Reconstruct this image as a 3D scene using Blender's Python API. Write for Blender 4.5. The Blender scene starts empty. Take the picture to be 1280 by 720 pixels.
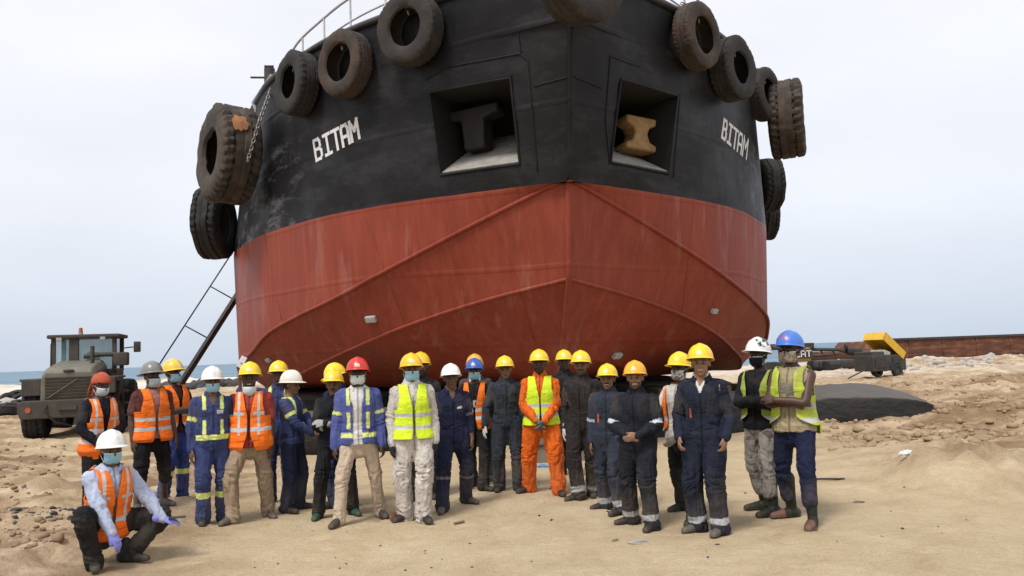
import bpy, bmesh, math, random
import numpy as np
from mathutils import Vector, Matrix
from mathutils.bvhtree import BVHTree
random.seed(7)
SC = bpy.context.scene
COL = SC.collection
R_ = math.radians
# ------------------------------------------------------------------ camera
F = 985.0; PITCH = R_(4.76); ROLL = R_(2.05); CZ = 1.78
fw = np.array([0, math.cos(PITCH), math.sin(PITCH)]); _r0 = np.array([1., 0, 0]); _u0 = np.array([0, -math.sin(PITCH), math.cos(PITCH)])
RR = _r0*math.cos(ROLL) - _u0*math.sin(ROLL); UU = _u0*math.cos(ROLL) + _r0*math.sin(ROLL)
CP = np.array([0, 0, CZ])
cd = bpy.data.cameras.new('camera'); cam = bpy.data.objects.new('camera', cd); COL.objects.link(cam)
cd.sensor_width = 36; cd.lens = 36*F/1280; cd.clip_end = 20000
M = Matrix((( RR[0], UU[0], -fw[0], 0), (RR[1], UU[1], -fw[1], 0), (RR[2], UU[2], -fw[2], CZ), (0, 0, 0, 1)))
cam.matrix_world = M
SC.camera = cam
SC.view_settings.view_transform = 'Standard'; SC.view_settings.look = 'None'; SC.view_settings.gamma = 1
SC.view_settings.exposure = 0.0
def ray(px, py): return fw + RR*(px-640)/F - UU*(py-360)/F
def atz(px, py, z=0.): r = ray(px, py); return CP + r*(z-CZ)/r[2]
def aty(px, py, y): r = ray(px, py); return CP + r*y/r[1]
# ------------------------------------------------------------------ sky and sun
SUN_EL = R_(58); SUN_AZ = R_(215)      # azimuth the light comes from, clockwise from +Y
w = bpy.data.worlds.new('World'); SC.world = w; w.use_nodes = True
nt = w.node_tree; nt.nodes.clear()
out = nt.nodes.new('ShaderNodeOutputWorld'); bg = nt.nodes.new('ShaderNodeBackground'); sky = nt.nodes.new('ShaderNodeTexSky')
sky.sky_type = 'NISHITA'; sky.sun_disc = False; sky.sun_elevation = SUN_EL; sky.sun_rotation = SUN_AZ
sky.air_density = 1.6; sky.dust_density = 4
tc = nt.nodes.new('ShaderNodeTexCoord'); mp = nt.nodes.new('ShaderNodeMapping'); mp.inputs['Scale'].default_value = (1, 1, 3.2)
nz = nt.nodes.new('ShaderNodeTexNoise'); nz.inputs['Scale'].default_value = 1.7; nz.inputs['Detail'].default_value = 5; nz.inputs['Roughness'].default_value = .5
sx = nt.nodes.new('ShaderNodeSeparateXYZ'); rp = nt.nodes.new('ShaderNodeValToRGB')
rp.color_ramp.elements[0].position = 0.0; rp.color_ramp.elements[0].color = (7.0, 7.9, 9.2, 1)
rp.color_ramp.elements[1].position = 0.55; rp.color_ramp.elements[1].color = (10.3, 10.35, 11.0, 1)
e = rp.color_ramp.elements.new(.16); e.color = (9.0, 9.4, 10.3, 1)
e = rp.color_ramp.elements.new(.36); e.color = (10.1, 10.2, 10.9, 1)
mm = nt.nodes.new('ShaderNodeMapRange'); mm.inputs[1].default_value = .3; mm.inputs[2].default_value = .7; mm.inputs[3].default_value = .90; mm.inputs[4].default_value = 1.04
mul = nt.nodes.new('ShaderNodeVectorMath'); mul.operation = 'SCALE'
mix = nt.nodes.new('ShaderNodeMixRGB'); mix.inputs[0].default_value = .92
L = nt.links.new
L(tc.outputs['Generated'], mp.inputs[0]); L(mp.outputs[0], nz.inputs['Vector']); L(tc.outputs['Generated'], sx.inputs[0]); L(sx.outputs['Z'], rp.inputs[0])
L(nz.outputs[0], mm.inputs[0]); L(rp.outputs[0], mul.inputs[0]); L(mm.outputs[0], mul.inputs['Scale'])
L(sky.outputs[0], mix.inputs[1]); L(mul.outputs[0], mix.inputs[2]); L(mix.outputs[0], bg.inputs['Color']); bg.inputs['Strength'].default_value = .1
L(bg.outputs[0], out.inputs['Surface'])
sl = bpy.data.lights.new('sun', 'SUN'); so = bpy.data.objects.new('sun', sl); COL.objects.link(so)
sl.energy = 3.0; sl.angle = R_(15); sl.color = (1, .965, .9)
_d = Vector((math.sin(SUN_AZ)*math.cos(SUN_EL), math.cos(SUN_AZ)*math.cos(SUN_EL), math.sin(SUN_EL)))
so.rotation_euler = _d.to_track_quat('Z', 'Y').to_euler()
# ------------------------------------------------------------------ helpers
def tag(o, label=None, cat=None, group=None, kind=None):
    if label: o['label'] = label
    if cat: o['category'] = cat
    if group: o['group'] = group
    if kind: o['kind'] = kind
    return o
def empty(name, loc=(0, 0, 0), rz=0):
    o = bpy.data.objects.new(name, None); COL.objects.link(o); o.location = loc; o.rotation_euler = (0, 0, rz); o.empty_display_size = .2
    return o
def np_mesh(name, V, Fs, smooth=True):
    me = bpy.data.meshes.new(name)
    V = np.asarray(V, np.float32)
    if isinstance(Fs, np.ndarray) and Fs.ndim == 2:
        k = Fs.shape[1]; n = len(Fs)
        me.vertices.add(len(V)); me.vertices.foreach_set('co', V.ravel())
        me.loops.add(n*k); me.loops.foreach_set('vertex_index', Fs.astype(np.int32).ravel())
        me.polygons.add(n); me.polygons.foreach_set('loop_start', np.arange(0, n*k, k, dtype=np.int32)); me.polygons.foreach_set('loop_total', np.full(n, k, np.int32))
        me.update(calc_edges=True); me.validate()
    else:
        me.from_pydata([tuple(map(float, v)) for v in V], [], [tuple(int(i) for i in f) for f in Fs]); me.update()
    if smooth: me.polygons.foreach_set('use_smooth', np.ones(len(me.polygons), bool))
    return me
def obj(name, me, mat=None, parent=None, loc=None):
    o = bpy.data.objects.new(name, me); COL.objects.link(o)
    if mat: me.materials.append(mat)
    if parent: o.parent = parent
    if loc is not None: o.location = loc
    return o
class MB:
    """collects shapes, builds ONE mesh"""
    def __init__(s): s.bm = bmesh.new()
    def box(s, c, size, rot=None, bev=0.0):
        r = bmesh.ops.create_cube(s.bm, size=1)
        vs = r['verts']
        m = Matrix.Translation(Vector(c)) @ (rot.to_4x4() if rot else Matrix.Identity(4)) @ Matrix.Diagonal((*size, 1))
        bmesh.ops.transform(s.bm, matrix=m, verts=vs)
        if bev:
            es = list({e for v in vs for e in v.link_edges})
            bmesh.ops.bevel(s.bm, geom=es, offset=bev, segments=2, affect='EDGES', profile=.6)
        return s
    def cyl(s, a, b, r, r2=None, n=16):
        a = Vector(a); b = Vector(b); d = b-a
        q = d.to_track_quat('Z', 'Y').to_matrix().to_4x4()
        bmesh.ops.create_cone(s.bm, cap_ends=True, segments=n, radius1=r, radius2=r if r2 is None else r2, depth=d.length, matrix=Matrix.Translation((a+b)/2) @ q)
        return s
    def sphere(s, c, r, sc=(1, 1, 1), n=14):
        bmesh.ops.create_uvsphere(s.bm, u_segments=n, v_segments=n//2+2, radius=r, matrix=Matrix.Translation(Vector(c)) @ Matrix.Diagonal((*sc, 1)))
        return s
    def prism(s, pts, y0, y1, axis='y'):
        f = {'y': lambda a, b, y: (a, y, b), 'x': lambda a, b, y: (y, a, b), 'z': lambda a, b, y: (a, b, y)}[axis]
        A = [s.bm.verts.new(f(a, b, y0)) for a, b in pts]; B = [s.bm.verts.new(f(a, b, y1)) for a, b in pts]
        n = len(pts)
        s.bm.faces.new(A); s.bm.faces.new(B[::-1])
        for i in range(n): s.bm.faces.new((A[i], B[i], B[(i+1) % n], A[(i+1) % n]))
        return s
    def tube(s, pts, r, n=8, closed=False):
        V, Fq = tube_np(pts, r, n=n, closed=closed)
        vs = [s.bm.verts.new(tuple(v)) for v in V]
        for f in Fq:
            try: s.bm.faces.new([vs[i] for i in dict.fromkeys(f)])
            except ValueError: pass
        return s
    def build(s, name, mat=None, parent=None, loc=None, smooth=None, bev=0):
        bmesh.ops.recalc_face_normals(s.bm, faces=s.bm.faces)
        me = bpy.data.meshes.new(name); s.bm.to_mesh(me); s.bm.free()
        o = obj(name, me, mat, parent, loc)
        if bev:
            m = o.modifiers.new('bev', 'BEVEL'); m.width = bev; m.segments = 2; m.limit_method = 'ANGLE'
        if smooth:
            me.polygons.foreach_set('use_smooth', np.ones(len(me.polygons), bool))
            if smooth != 'all': me.set_sharp_from_angle(angle=R_(smooth))
        return o
def tube_np(pts, r, n=8, closed=False):
    P = np.array([tuple(p) for p in pts], float); m = len(P)
    rad = np.full(m, r, float) if np.isscalar(r) else np.array(r, float)
    T = np.gradient(P, axis=0)
    if closed: T = np.roll(P, -1, 0)-np.roll(P, 1, 0)
    T /= np.linalg.norm(T, axis=1, keepdims=True)+1e-12
    ref = np.array([0, 0, 1.]) if abs(T[0][2]) < .9 else np.array([1., 0, 0])
    a = np.cross(ref, T[0]); a /= np.linalg.norm(a)
    V = []; ang = np.arange(n)*2*math.pi/n
    for i in range(m):
        a = a-T[i]*(a@T[i]); a /= np.linalg.norm(a); b = np.cross(T[i], a)
        V.append(P[i]+rad[i]*(np.cos(ang)[:, None]*a+np.sin(ang)[:, None]*b))
    V = np.concatenate(V); Fq = []
    for i in range(m if closed else m-1):
        j = (i+1) % m
        for k in range(n): Fq.append((i*n+k, i*n+(k+1) % n, j*n+(k+1) % n, j*n+k))
    if not closed:
        Fq.append(tuple(range(n))[::-1]); Fq.append(tuple(range((m-1)*n, m*n)))
    return V, Fq
def node_mat(name):
    m = bpy.data.materials.new(name); m.use_nodes = True
    n = m.node_tree; return m, n, n.nodes['Principled BSDF'], n.links.new
def ramp(n, stops):
    r = n.nodes.new('ShaderNodeValToRGB'); cr = r.color_ramp
    while len(cr.elements) < len(stops): cr.elements.new(.5)
    for e, (p, c) in zip(cr.elements, stops): e.position = p; e.color = (*c, 1) if len(c) == 3 else c
    return r
def noise(n, vec, scale, detail=4, rough=.55, dist=0):
    t = n.nodes.new('ShaderNodeTexNoise'); t.inputs['Scale'].default_value = scale; t.inputs['Detail'].default_value = detail; t.inputs['Roughness'].default_value = rough; t.inputs['Distortion'].default_value = dist
    if vec is not None: n.links.new(vec, t.inputs['Vector'])
    return t
def mixc(n, fac, a, b, mode='MIX'):
    m = n.nodes.new('ShaderNodeMixRGB'); m.blend_type = mode
    for i, x in ((0, fac), (1, a), (2, b)):
        if hasattr(x, 'is_linked') or hasattr(x, 'links'): n.links.new(x, m.inputs[i])
        elif i == 0: m.inputs[0].default_value = x
        else: m.inputs[i].default_value = (*x, 1)
    return m
def mapping(n, vec, scale):
    m = n.nodes.new('ShaderNodeMapping'); m.inputs['Scale'].default_value = scale; n.links.new(vec, m.inputs[0]); return m.outputs[0]
def bump(n, h, bsdf, strength=.3, dist=.01):
    b = n.nodes.new('ShaderNodeBump'); b.inputs['Strength'].default_value = strength; b.inputs['Distance'].default_value = dist
    n.links.new(h, b.inputs['Height']); n.links.new(b.outputs[0], bsdf.inputs['Normal']); return b
def simple(name, base, rough=.7, metal=0, dirt=None, scale=6, amount=.6, bs=.2, bscale=40):
    """worn surface: base colour broken up by a second colour"""
    m, n, b, l = node_mat(name)
    tcn = n.nodes.new('ShaderNodeTexCoord')
    dirt = dirt or tuple(c*.6 for c in base)
    nz = noise(n, tcn.outputs['Object'], scale, 6, .65)
    r = ramp(n, [(.38, (0, 0, 0)), (.72, (amount,)*3)]); l(nz.outputs[0], r.inputs[0])
    c = mixc(n, r.outputs[0], base, dirt); l(c.outputs[0], b.inputs['Base Color'])
    b.inputs['Roughness'].default_value = rough; b.inputs['Metallic'].default_value = metal
    if bs:
        n2 = noise(n, tcn.outputs['Object'], bscale, 3); bump(n, n2.outputs[0], b, bs, .01)
    return m
# vectorised value noise
def _hash(ix, iy, iz):
    h = (ix.astype(np.int64)*374761393 + iy.astype(np.int64)*668265263 + iz.astype(np.int64)*2147483647) & 0xffffffff
    h = ((h ^ (h >> 13))*1274126177) & 0xffffffff
    return ((h ^ (h >> 16)) & 0xffff)/65535.0
def vnoise(p):
    p = np.asarray(p, float); i = np.floor(p); f = p-i; f = f*f*(3-2*f); i = i.astype(np.int64)
    r = 0
    for dx in (0, 1):
        for dy in (0, 1):
            for dz in (0, 1):
                wgt = (f[..., 0] if dx else 1-f[..., 0])*(f[..., 1] if dy else 1-f[..., 1])*(f[..., 2] if dz else 1-f[..., 2])
                r = r+wgt*_hash(i[..., 0]+dx, i[..., 1]+dy, i[..., 2]+dz)
    return r*2-1
def fbm(p, o=4, g=.5):
    a = 1; r = 0; q = np.asarray(p, float)
    for k in range(o): r = r+a*vnoise(q+k*17.3); q = q*2.03; a *= g
    return r
def sstep(a, b, x): t = np.clip((x-a)/(b-a), 0, 1); return t*t*(3-2*t)
# ------------------------------------------------------------------ ground
def gh(x, y):
    x = np.asarray(x, float); y = np.asarray(y, float)
    p = np.stack([x, y, x*0], -1)
    q = np.array([.0, 0, 0])
    # rough, churned sand to the sides; the trodden strip in the middle stays flat
    left = sstep(-2.6, -4.8, x+.12*(y-8)); right = sstep(3.2, 6.5, x-.08*(y-9))*sstep(8, 12, y+x*.1)
    far = sstep(26, 40, y)
    rough = np.clip(left*sstep(3, 6, y)+right+far*.6, 0, 1.2)
    h = .012*fbm(p*.8, 3)+.006*fbm(p*5, 3)
    # tracks and lumps
    rid = 1-np.abs(fbm(p*np.array([.35, .9, 1])+5, 4))
    h = h+rough*(.10*fbm(p*.45+3, 4)+.09*(rid-.6)+.07*(1-1.6*np.abs(fbm(p*1.5+21, 3)))*np.clip(.4+fbm(p*.5+7, 2), 0, 1.2)+.05*fbm(p*2.2, 4)+.05*(1-np.abs(fbm(p*4.5+9, 3))))
    d2 = ((x-5.45)/.78)**2+((y-9.95)/.72)**2
    h = h+np.exp(-d2*1.3)**.8*(.42+.13*fbm(p*4.2, 4)+.05*fbm(p*14, 2))
    h = h+.09*np.exp(-((x-7.6)/1.5)**2-((y-10.9)/.8)**2)*(1+.3*fbm(p*3, 3))
    # ridge pushed up behind the rubber bag on the right
    h = h+.55*np.exp(-((y-21-.1*x)/2.6)**2)*sstep(7.5, 11, x)*(1+.4*fbm(p*.6, 4))
    h = h+.30*np.exp(-((y-15.2-.05*x)/1.2)**2)*sstep(6.5, 9, x)*(1+.6*fbm(p*.9+2, 4))
    h = h+.10*np.exp(-((y-16.0)/.5)**2)*sstep(4.5, 6, x)*(1+.8*fbm(p*2, 4))
    h = h+.25*far*fbm(p*.12, 4)
    # foot prints in the middle
    cell = np.stack([x*2.3, y*2.3], -1); ci = np.floor(cell)
    jx = _hash(ci[..., 0].astype(int), ci[..., 1].astype(int), (ci[..., 0]*0).astype(int)); jy = _hash(ci[..., 0].astype(int), ci[..., 1].astype(int), (ci[..., 0]*0+3).astype(int))
    fx = cell[..., 0]-ci[..., 0]-.25-.5*jx; fy = cell[..., 1]-ci[..., 1]-.25-.5*jy; an = jx*6.28
    ux = fx*np.cos(an)+fy*np.sin(an); uy = -fx*np.sin(an)+fy*np.cos(an)
    dd = (ux/.32)**2+(uy/.14)**2
    h = h+(jy > .30)*(-.030*np.exp(-dd*1.6)+.012*np.exp(-(dd-1.7)**2*2))*sstep(2.5, 4, y)
    # shore
    shore = 74-.33*x
    h = h-sstep(0, 1, (y-shore)/9)*4.0
    h = h+.35*np.exp(-((y-shore+14)/6)**2)*(1+.4*fbm(p*.3, 3))
    return h
def build_ground():
    def axis(c, a, b, n, k):
        t = np.linspace(math.asinh((a-c)/k), math.asinh((b-c)/k), n); return c+k*np.sinh(t)
    xs = axis(0, -420, 420, 880, 7.0); ys = axis(9, -90, 170, 900, 5.5)
    X, Y = np.meshgrid(xs, ys); Z = gh(X, Y)
    V = np.stack([X, Y, Z], -1).reshape(-1, 3); nx = len(xs); ny = len(ys)
    i = np.arange(ny-1)[:, None]*nx+np.arange(nx-1)[None]; i = i.ravel()
    Fq = np.stack([i, i+1, i+nx+1, i+nx], 1)
    m, n, b, l = node_mat('sand'); g = n.nodes.new('ShaderNodeNewGeometry'); pos = g.outputs['Position']
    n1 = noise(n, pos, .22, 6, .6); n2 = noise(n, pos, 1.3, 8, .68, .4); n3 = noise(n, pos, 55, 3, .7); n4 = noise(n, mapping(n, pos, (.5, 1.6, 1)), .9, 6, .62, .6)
    r1 = ramp(n, [(.36, (.24, .155, .09)), (.50, (.44, .325, .21)), (.64, (.60, .48, .345))]); l(n2.outputs[0], r1.inputs[0])
    # region masks: churned brown sand left and right, pale trodden strip in the middle
    sp = n.nodes.new('ShaderNodeSeparateXYZ'); l(pos, sp.inputs[0])
    at = n.nodes.new('ShaderNodeAttribute'); at.attribute_name = 'rough'
    smoothc = ramp(n, [(.30, (.45, .35, .22)), (.50, (.545, .435, .28)), (.72, (.62, .51, .35))]); l(n2.outputs[0], smoothc.inputs[0])
    c1 = mixc(n, at.outputs['Fac'], smoothc.outputs[0], r1.outputs[0])
    # damp patches and pale dry patches
    rd = ramp(n, [(.46, (0, 0, 0)), (.60, (.85, .85, .85))]); l(n4.outputs[0], rd.inputs[0])
    md = n.nodes.new('ShaderNodeMath'); md.operation = 'MULTIPLY'; l(rd.outputs[0], md.inputs[0]); l(at.outputs['Fac'], md.inputs[1])
    c2 = mixc(n, md.outputs[0], c1.outputs[0], (.22, .135, .075))
    at2 = n.nodes.new('ShaderNodeAttribute'); at2.attribute_name = 'pale'
    c3 = mixc(n, at2.outputs['Fac'], c2.outputs[0], (.66, .60, .51))
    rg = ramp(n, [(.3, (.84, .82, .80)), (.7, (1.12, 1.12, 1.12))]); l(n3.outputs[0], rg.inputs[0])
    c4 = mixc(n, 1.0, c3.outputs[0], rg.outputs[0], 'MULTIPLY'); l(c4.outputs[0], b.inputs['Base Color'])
    b.inputs['Roughness'].default_value = .95; b.inputs['Specular IOR Level'].default_value = .15
    ad = n.nodes.new('ShaderNodeMath'); ad.operation = 'MULTIPLY_ADD'; l(n3.outputs[0], ad.inputs[0]); ad.inputs[1].default_value = .18
    nb = noise(n, pos, 11, 9, .76, .2); l(nb.outputs[0], ad.inputs[2]); bump(n, ad.outputs[0], b, .9, .055)
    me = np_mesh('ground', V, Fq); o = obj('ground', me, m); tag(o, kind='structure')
    x, y = V[:, 0], V[:, 1]; p = np.stack([x, y, x*0], -1)
    left = sstep(-2.4, -4.6, x+.12*(y-8)); right = sstep(3.6, 7.5, x-.08*(y-9))*sstep(8.5, 12, y+x*.1); far = sstep(24, 34, y)
    ro = np.clip(left+right+far, 0, 1)*np.clip(.75+.5*fbm(p*.4, 3), 0, 1)
    ro = np.clip(ro+.35*np.exp(-(((x-5.45)/.85)**2+((y-9.95)/.8)**2)*1.5), 0, 1)
    a = me.attributes.new('rough', 'FLOAT', 'POINT'); a.data.foreach_set('value', ro.astype(np.float32))
    pale = sstep(34, 46, y)*np.clip(.55+.9*fbm(p*np.array([.06, .16, 1]), 4), 0, 1)*sstep(-60, -10, x+y*.2)*.9+sstep(28, 40, y)*sstep(-14, -22, x)*.4
    a = me.attributes.new('pale', 'FLOAT', 'POINT'); a.data.foreach_set('value', np.clip(pale, 0, 1).astype(np.float32))
    return o
ground = build_ground()
def gz(x, y): return float(gh(np.array([x]), np.array([y]))[0])
def G(px, py):
    z = 0.
    for _ in range(4):
        p = atz(px, py, z); z = gz(p[0], p[1])
    return np.array([p[0], p[1], z])
# sea
def build_sea():
    mb = MB(); mb.box((0, 4000, -1.4), (16000, 9000, .2))
    m, n, b, l = node_mat('sea water'); g = n.nodes.new('ShaderNodeNewGeometry')
    n1 = noise(n, mapping(n, g.outputs['Position'], (.02, .11, 1)), 1, 6, .6); r = ramp(n, [(.35, (.10, .17, .24)), (.6, (.17, .25, .31)), (.75, (.30, .36, .39))]); l(n1.outputs[0], r.inputs[0])
    l(r.outputs[0], b.inputs['Base Color']); b.inputs['Roughness'].default_value = .6; b.inputs['Specular IOR Level'].default_value = .12
    n2 = noise(n, mapping(n, g.outputs['Position'], (.5, 1.2, 1)), 1.2, 5, .6); bump(n, n2.outputs[0], b, .5, .2)
    o = mb.build('sea', m); tag(o, kind='structure')
build_sea()
# ------------------------------------------------------------------ the ship
TH = R_(7.5); S0 = atz(712, 226, 4.63); SX, SY = S0[0], S0[1]
def s2w(l, b, z): return np.array([SX+l*math.cos(TH)-b*math.sin(TH), SY+l*math.sin(TH)+b*math.cos(TH), z])
def w2s(p): dx, dy = p[0]-SX, p[1]-SY; return np.array([dx*math.cos(TH)+dy*math.sin(TH), -dx*math.sin(TH)+dy*math.cos(TH), p[2]])
ship = empty('ship', (SX, SY, 0), TH)
tag(ship, 'large beached ship with black topsides and red bottom standing bow first on rubber bags', 'ship')
U_ = np.array([0, .035, .11, .22, .33, .43, .55, .66, .78, .88, 1.0])
def curve(pts):
    pts = np.array(pts, float)
    d = np.r_[0, np.cumsum(np.linalg.norm(np.diff(pts, axis=0), axis=1))]
    # cubic hermite (monotone-ish) through the points
    m = np.gradient(pts, d, axis=0); m[0] = (pts[1]-pts[0])/(d[1]-d[0])
    def f(t):
        t = np.clip(t, 0, 1)*d[-1]; k = np.clip(np.searchsorted(d, t, 'right')-1, 0, len(d)-2)
        h = d[k+1]-d[k]; s = ((t-d[k])/h)[:, None]; h = h[:, None]
        return (2*s**3-3*s**2+1)*pts[k]+(s**3-2*s**2+s)*h*m[k]+(-2*s**3+3*s**2)*pts[k+1]+(s**3-s**2)*h*m[k+1]
    return f
WLp = [(0, 0), (1.72, 1.0), (3.2, 2.0), (4.3, 3.0), (5.15, 4.1), (5.9, 5.2), (6.45, 6.4), (7.35, 9.0), (7.6, 11)]
zC2 = [4.72, 4.02, 3.40, 2.96, 2.70, 2.42, 2.08, 1.62, 1.45]
zC1 = [3.02, 2.72, 2.36, 2.02, 1.74, 1.46, 1.26, 1.10, 1.05]
inC1 = [0, .22, .38, .50, .60, .66, .70, .75, .75]
def mk(f): return curve([f(i, l, b) for i, (l, b) in enumerate(WLp)])
LN = {
 'D': mk(lambda i, l, b: (l-.42*(l/7.35)**3, b-.85*math.exp(-l*.22), 8.05)),
 'W': mk(lambda i, l, b: (l, b, 4.63)),
 'C2': mk(lambda i, l, b: (l-.12*(l/7.35), b+.12*(1-l/7.35)+.02, zC2[i])),
 'C1': mk(lambda i, l, b: (max(l-inC1[i], 0), b+.42, zC1[i])),
 'K2': mk(lambda i, l, b: (max(l-inC1[i], 0)*.55, b+1.3-.9*(i/8), [1.7, 1.6, 1.45, 1.3, 1.2, 1.10, 1.04, 1.01, 1.0][i])),
 'K': mk(lambda i, l, b: (0, b+1.9-1.5*(i/8), 1.12-.12*i/8)),
}
AFT = 34.0
NU = 110
tt = np.linspace(0, 1, NU)**1.15
cols = {k: np.vstack([f(tt), f(np.array([1.]))+np.array([0, 8, 0]), f(np.array([1.]))+np.array([0, AFT, 0])]) for k, f in LN.items()}
def rows():
    order = ['D', 'W', 'C2', 'C1', 'K2', 'K']; sub = [22, 10, 12, 8, 6]
    R = []
    for a, b, s in zip(order[:-1], order[1:], sub):
        for k in range(s): R.append(cols[a]*(1-k/s)+cols[b]*(k/s))
    R.append(cols['K']); return np.array(R)
HR = rows()                                   # rows x stations x 3 (starboard +l)
def hull_mesh():
    nr, ns, _ = HR.shape
    V = []; idx = {}
    Rt = HR.reshape(-1, 3); Lt = Rt*np.array([-1, 1, 1])
    V = np.vstack([Rt, Lt]); off = nr*ns; Fq = []
    for r in range(nr-1):
        for s in range(ns-1):
            a = r*ns+s; Fq.append((a, a+1, a+ns+1, a+ns)); Fq.append((off+a, off+a+ns, off+a+ns+1, off+a+1))
    # transom
    for r in range(nr-1):
        a = r*ns+ns-1; Fq.append((a, off+a, off+a+ns, a+ns))
    return V, Fq
HV, HF = hull_mesh()
def hull_mat(name='hull paint'):
    m, n, b, l = node_mat(name); t = n.nodes.new('ShaderNodeTexCoord'); ob = t.outputs['Object']
    sp = n.nodes.new('ShaderNodeSeparateXYZ'); l(ob, sp.inputs[0])
    nw = noise(n, ob, 1.2, 3); ma = n.nodes.new('ShaderNodeMath'); ma.operation = 'MULTIPLY_ADD'; l(nw.outputs[0], ma.inputs[0]); ma.inputs[1].default_value = .03; l(sp.outputs['Z'], ma.inputs[2])
    gt = n.nodes.new('ShaderNodeMath'); gt.operation = 'GREATER_THAN'; l(ma.outputs[0], gt.inputs[0]); gt.inputs[1].default_value = 4.645
    # red bottom with run marks
    st = noise(n, mapping(n, ob, (4.5, 4.5, .14)), 1.6, 6, .62); bl = noise(n, ob, .7, 5, .6); fine = noise(n, ob, 14, 5, .7)
    r1 = ramp(n, [(.28, (.20, .040, .023)), (.5, (.24, .048, .027)), (.75, (.285, .064, .038))]); l(st.outputs[0], r1.inputs[0])
    r2 = ramp(n, [(.35, (.90, .89, .89)), (.7, (1.07, 1.07, 1.08))]); l(bl.outputs[0], r2.inputs[0])
    red = mixc(n, 1, r1.outputs[0], r2.outputs[0], 'MULTIPLY')
    # vertical weld seams of the plates
    # pale scuffs on the shoulders
    sc = noise(n, mapping(n, ob, (1.4, .5, .22)), 2.0, 7, .66); rs = ramp(n, [(.56, (0, 0, 0)), (.66, (.30, .30, .30))]); l(sc.outputs[0], rs.inputs[0])
    red2 = mixc(n, rs.outputs[0], red.outputs[0], (.36, .17, .14))
    # black topsides
    b1 = noise(n, mapping(n, ob, (.5, .5, .9)), 1.3, 7, .62); rb = ramp(n, [(.33, (.006, .0058, .007)), (.52, (.011, .0105, .012)), (.72, (.026, .025, .029))]); l(b1.outputs[0], rb.inputs[0])
    sc2 = noise(n, mapping(n, ob, (.35, .35, .9)), 2.4, 8, .72); at = n.nodes.new('ShaderNodeAttribute'); at.attribute_name = 'wear'
    rs2 = ramp(n, [(.50, (0, 0, 0)), (.64, (.9, .9, .9))]); l(sc2.outputs[0], rs2.inputs[0])
    mw = n.nodes.new('ShaderNodeMath'); mw.operation = 'MULTIPLY'; l(rs2.outputs[0], mw.inputs[0]); l(at.outputs['Fac'], mw.inputs[1])
    blk = mixc(n, mw.outputs[0], rb.outputs[0], (.17, .18, .19))
    rt = noise(n, mapping(n, ob, (3, 3, .4)), 2.2, 6, .7); rr = ramp(n, [(.62, (0, 0, 0)), (.78, (.5, .5, .5))]); l(rt.outputs[0], rr.inputs[0])
    blk2 = mixc(n, rr.outputs[0], blk.outputs[0], (.045, .030, .022))
    c = mixc(n, gt.outputs[0], red2.outputs[0], blk2.outputs[0]); l(c.outputs[0], b.inputs['Base Color'])
    rg = ramp(n, [(.3, (.42, .42, .42)), (.75, (.66, .66, .66))]); l(bl.outputs[0], rg.inputs[0]); l(rg.outputs[0], b.inputs['Roughness'])
    b.inputs['Specular IOR Level'].default_value = .2
    # buckled plating: large shallow dents + seams
    dn = noise(n, mapping(n, ob, (.9, .9, .5)), 1.1, 3, .5)
    br = n.nodes.new('ShaderNodeTexWave'); br.wave_type = 'BANDS'; br.bands_direction = 'Z'; br.inputs['Scale'].default_value = .24; br.inputs['Distortion'].default_value = .25; br.inputs['Detail'].default_value = 0
    l(ob, br.inputs['Vector'])
    rl = ramp(n, [(.985, (0, 0, 0)), (.999, (1, 1, 1))]); l(br.outputs[0], rl.inputs[0])
    a1 = n.nodes.new('ShaderNodeMath'); a1.operation = 'MULTIPLY_ADD'; l(dn.outputs[0], a1.inputs[0]); a1.inputs[1].default_value = 5.0; l(rl.outputs[0], a1.inputs[2])
    a2 = n.nodes.new('ShaderNodeMath'); a2.operation = 'MULTIPLY_ADD'; l(fine.outputs[0], a2.inputs[0]); a2.inputs[1].default_value = .25; l(a1.outputs[0], a2.inputs[2])
    bump(n, a2.outputs[0], b, .5, .012)
    return m
M_hull = hull_mat()
def Hw(V): return np.array([s2w(*v) for v in V])
bvh = BVHTree.FromPolygons([tuple(v) for v in Hw(HV)], HF)
def hit(px, py):
    """point and outward normal on the hull seen at a point of the photo"""
    r = Vector(ray(px, py)).normalized(); h, nn, i, d = bvh.ray_cast(Vector(CP), r)
    if h is None: return None, None
    if nn.dot(r) > 0: nn = -nn
    return np.array(h), np.array(nn)
PK = {'L': [(537, 116), (638, 97), (650, 205), (551, 219)], 'R': [(776, 99), (847, 120), (836, 217), (763, 203)]}
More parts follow.
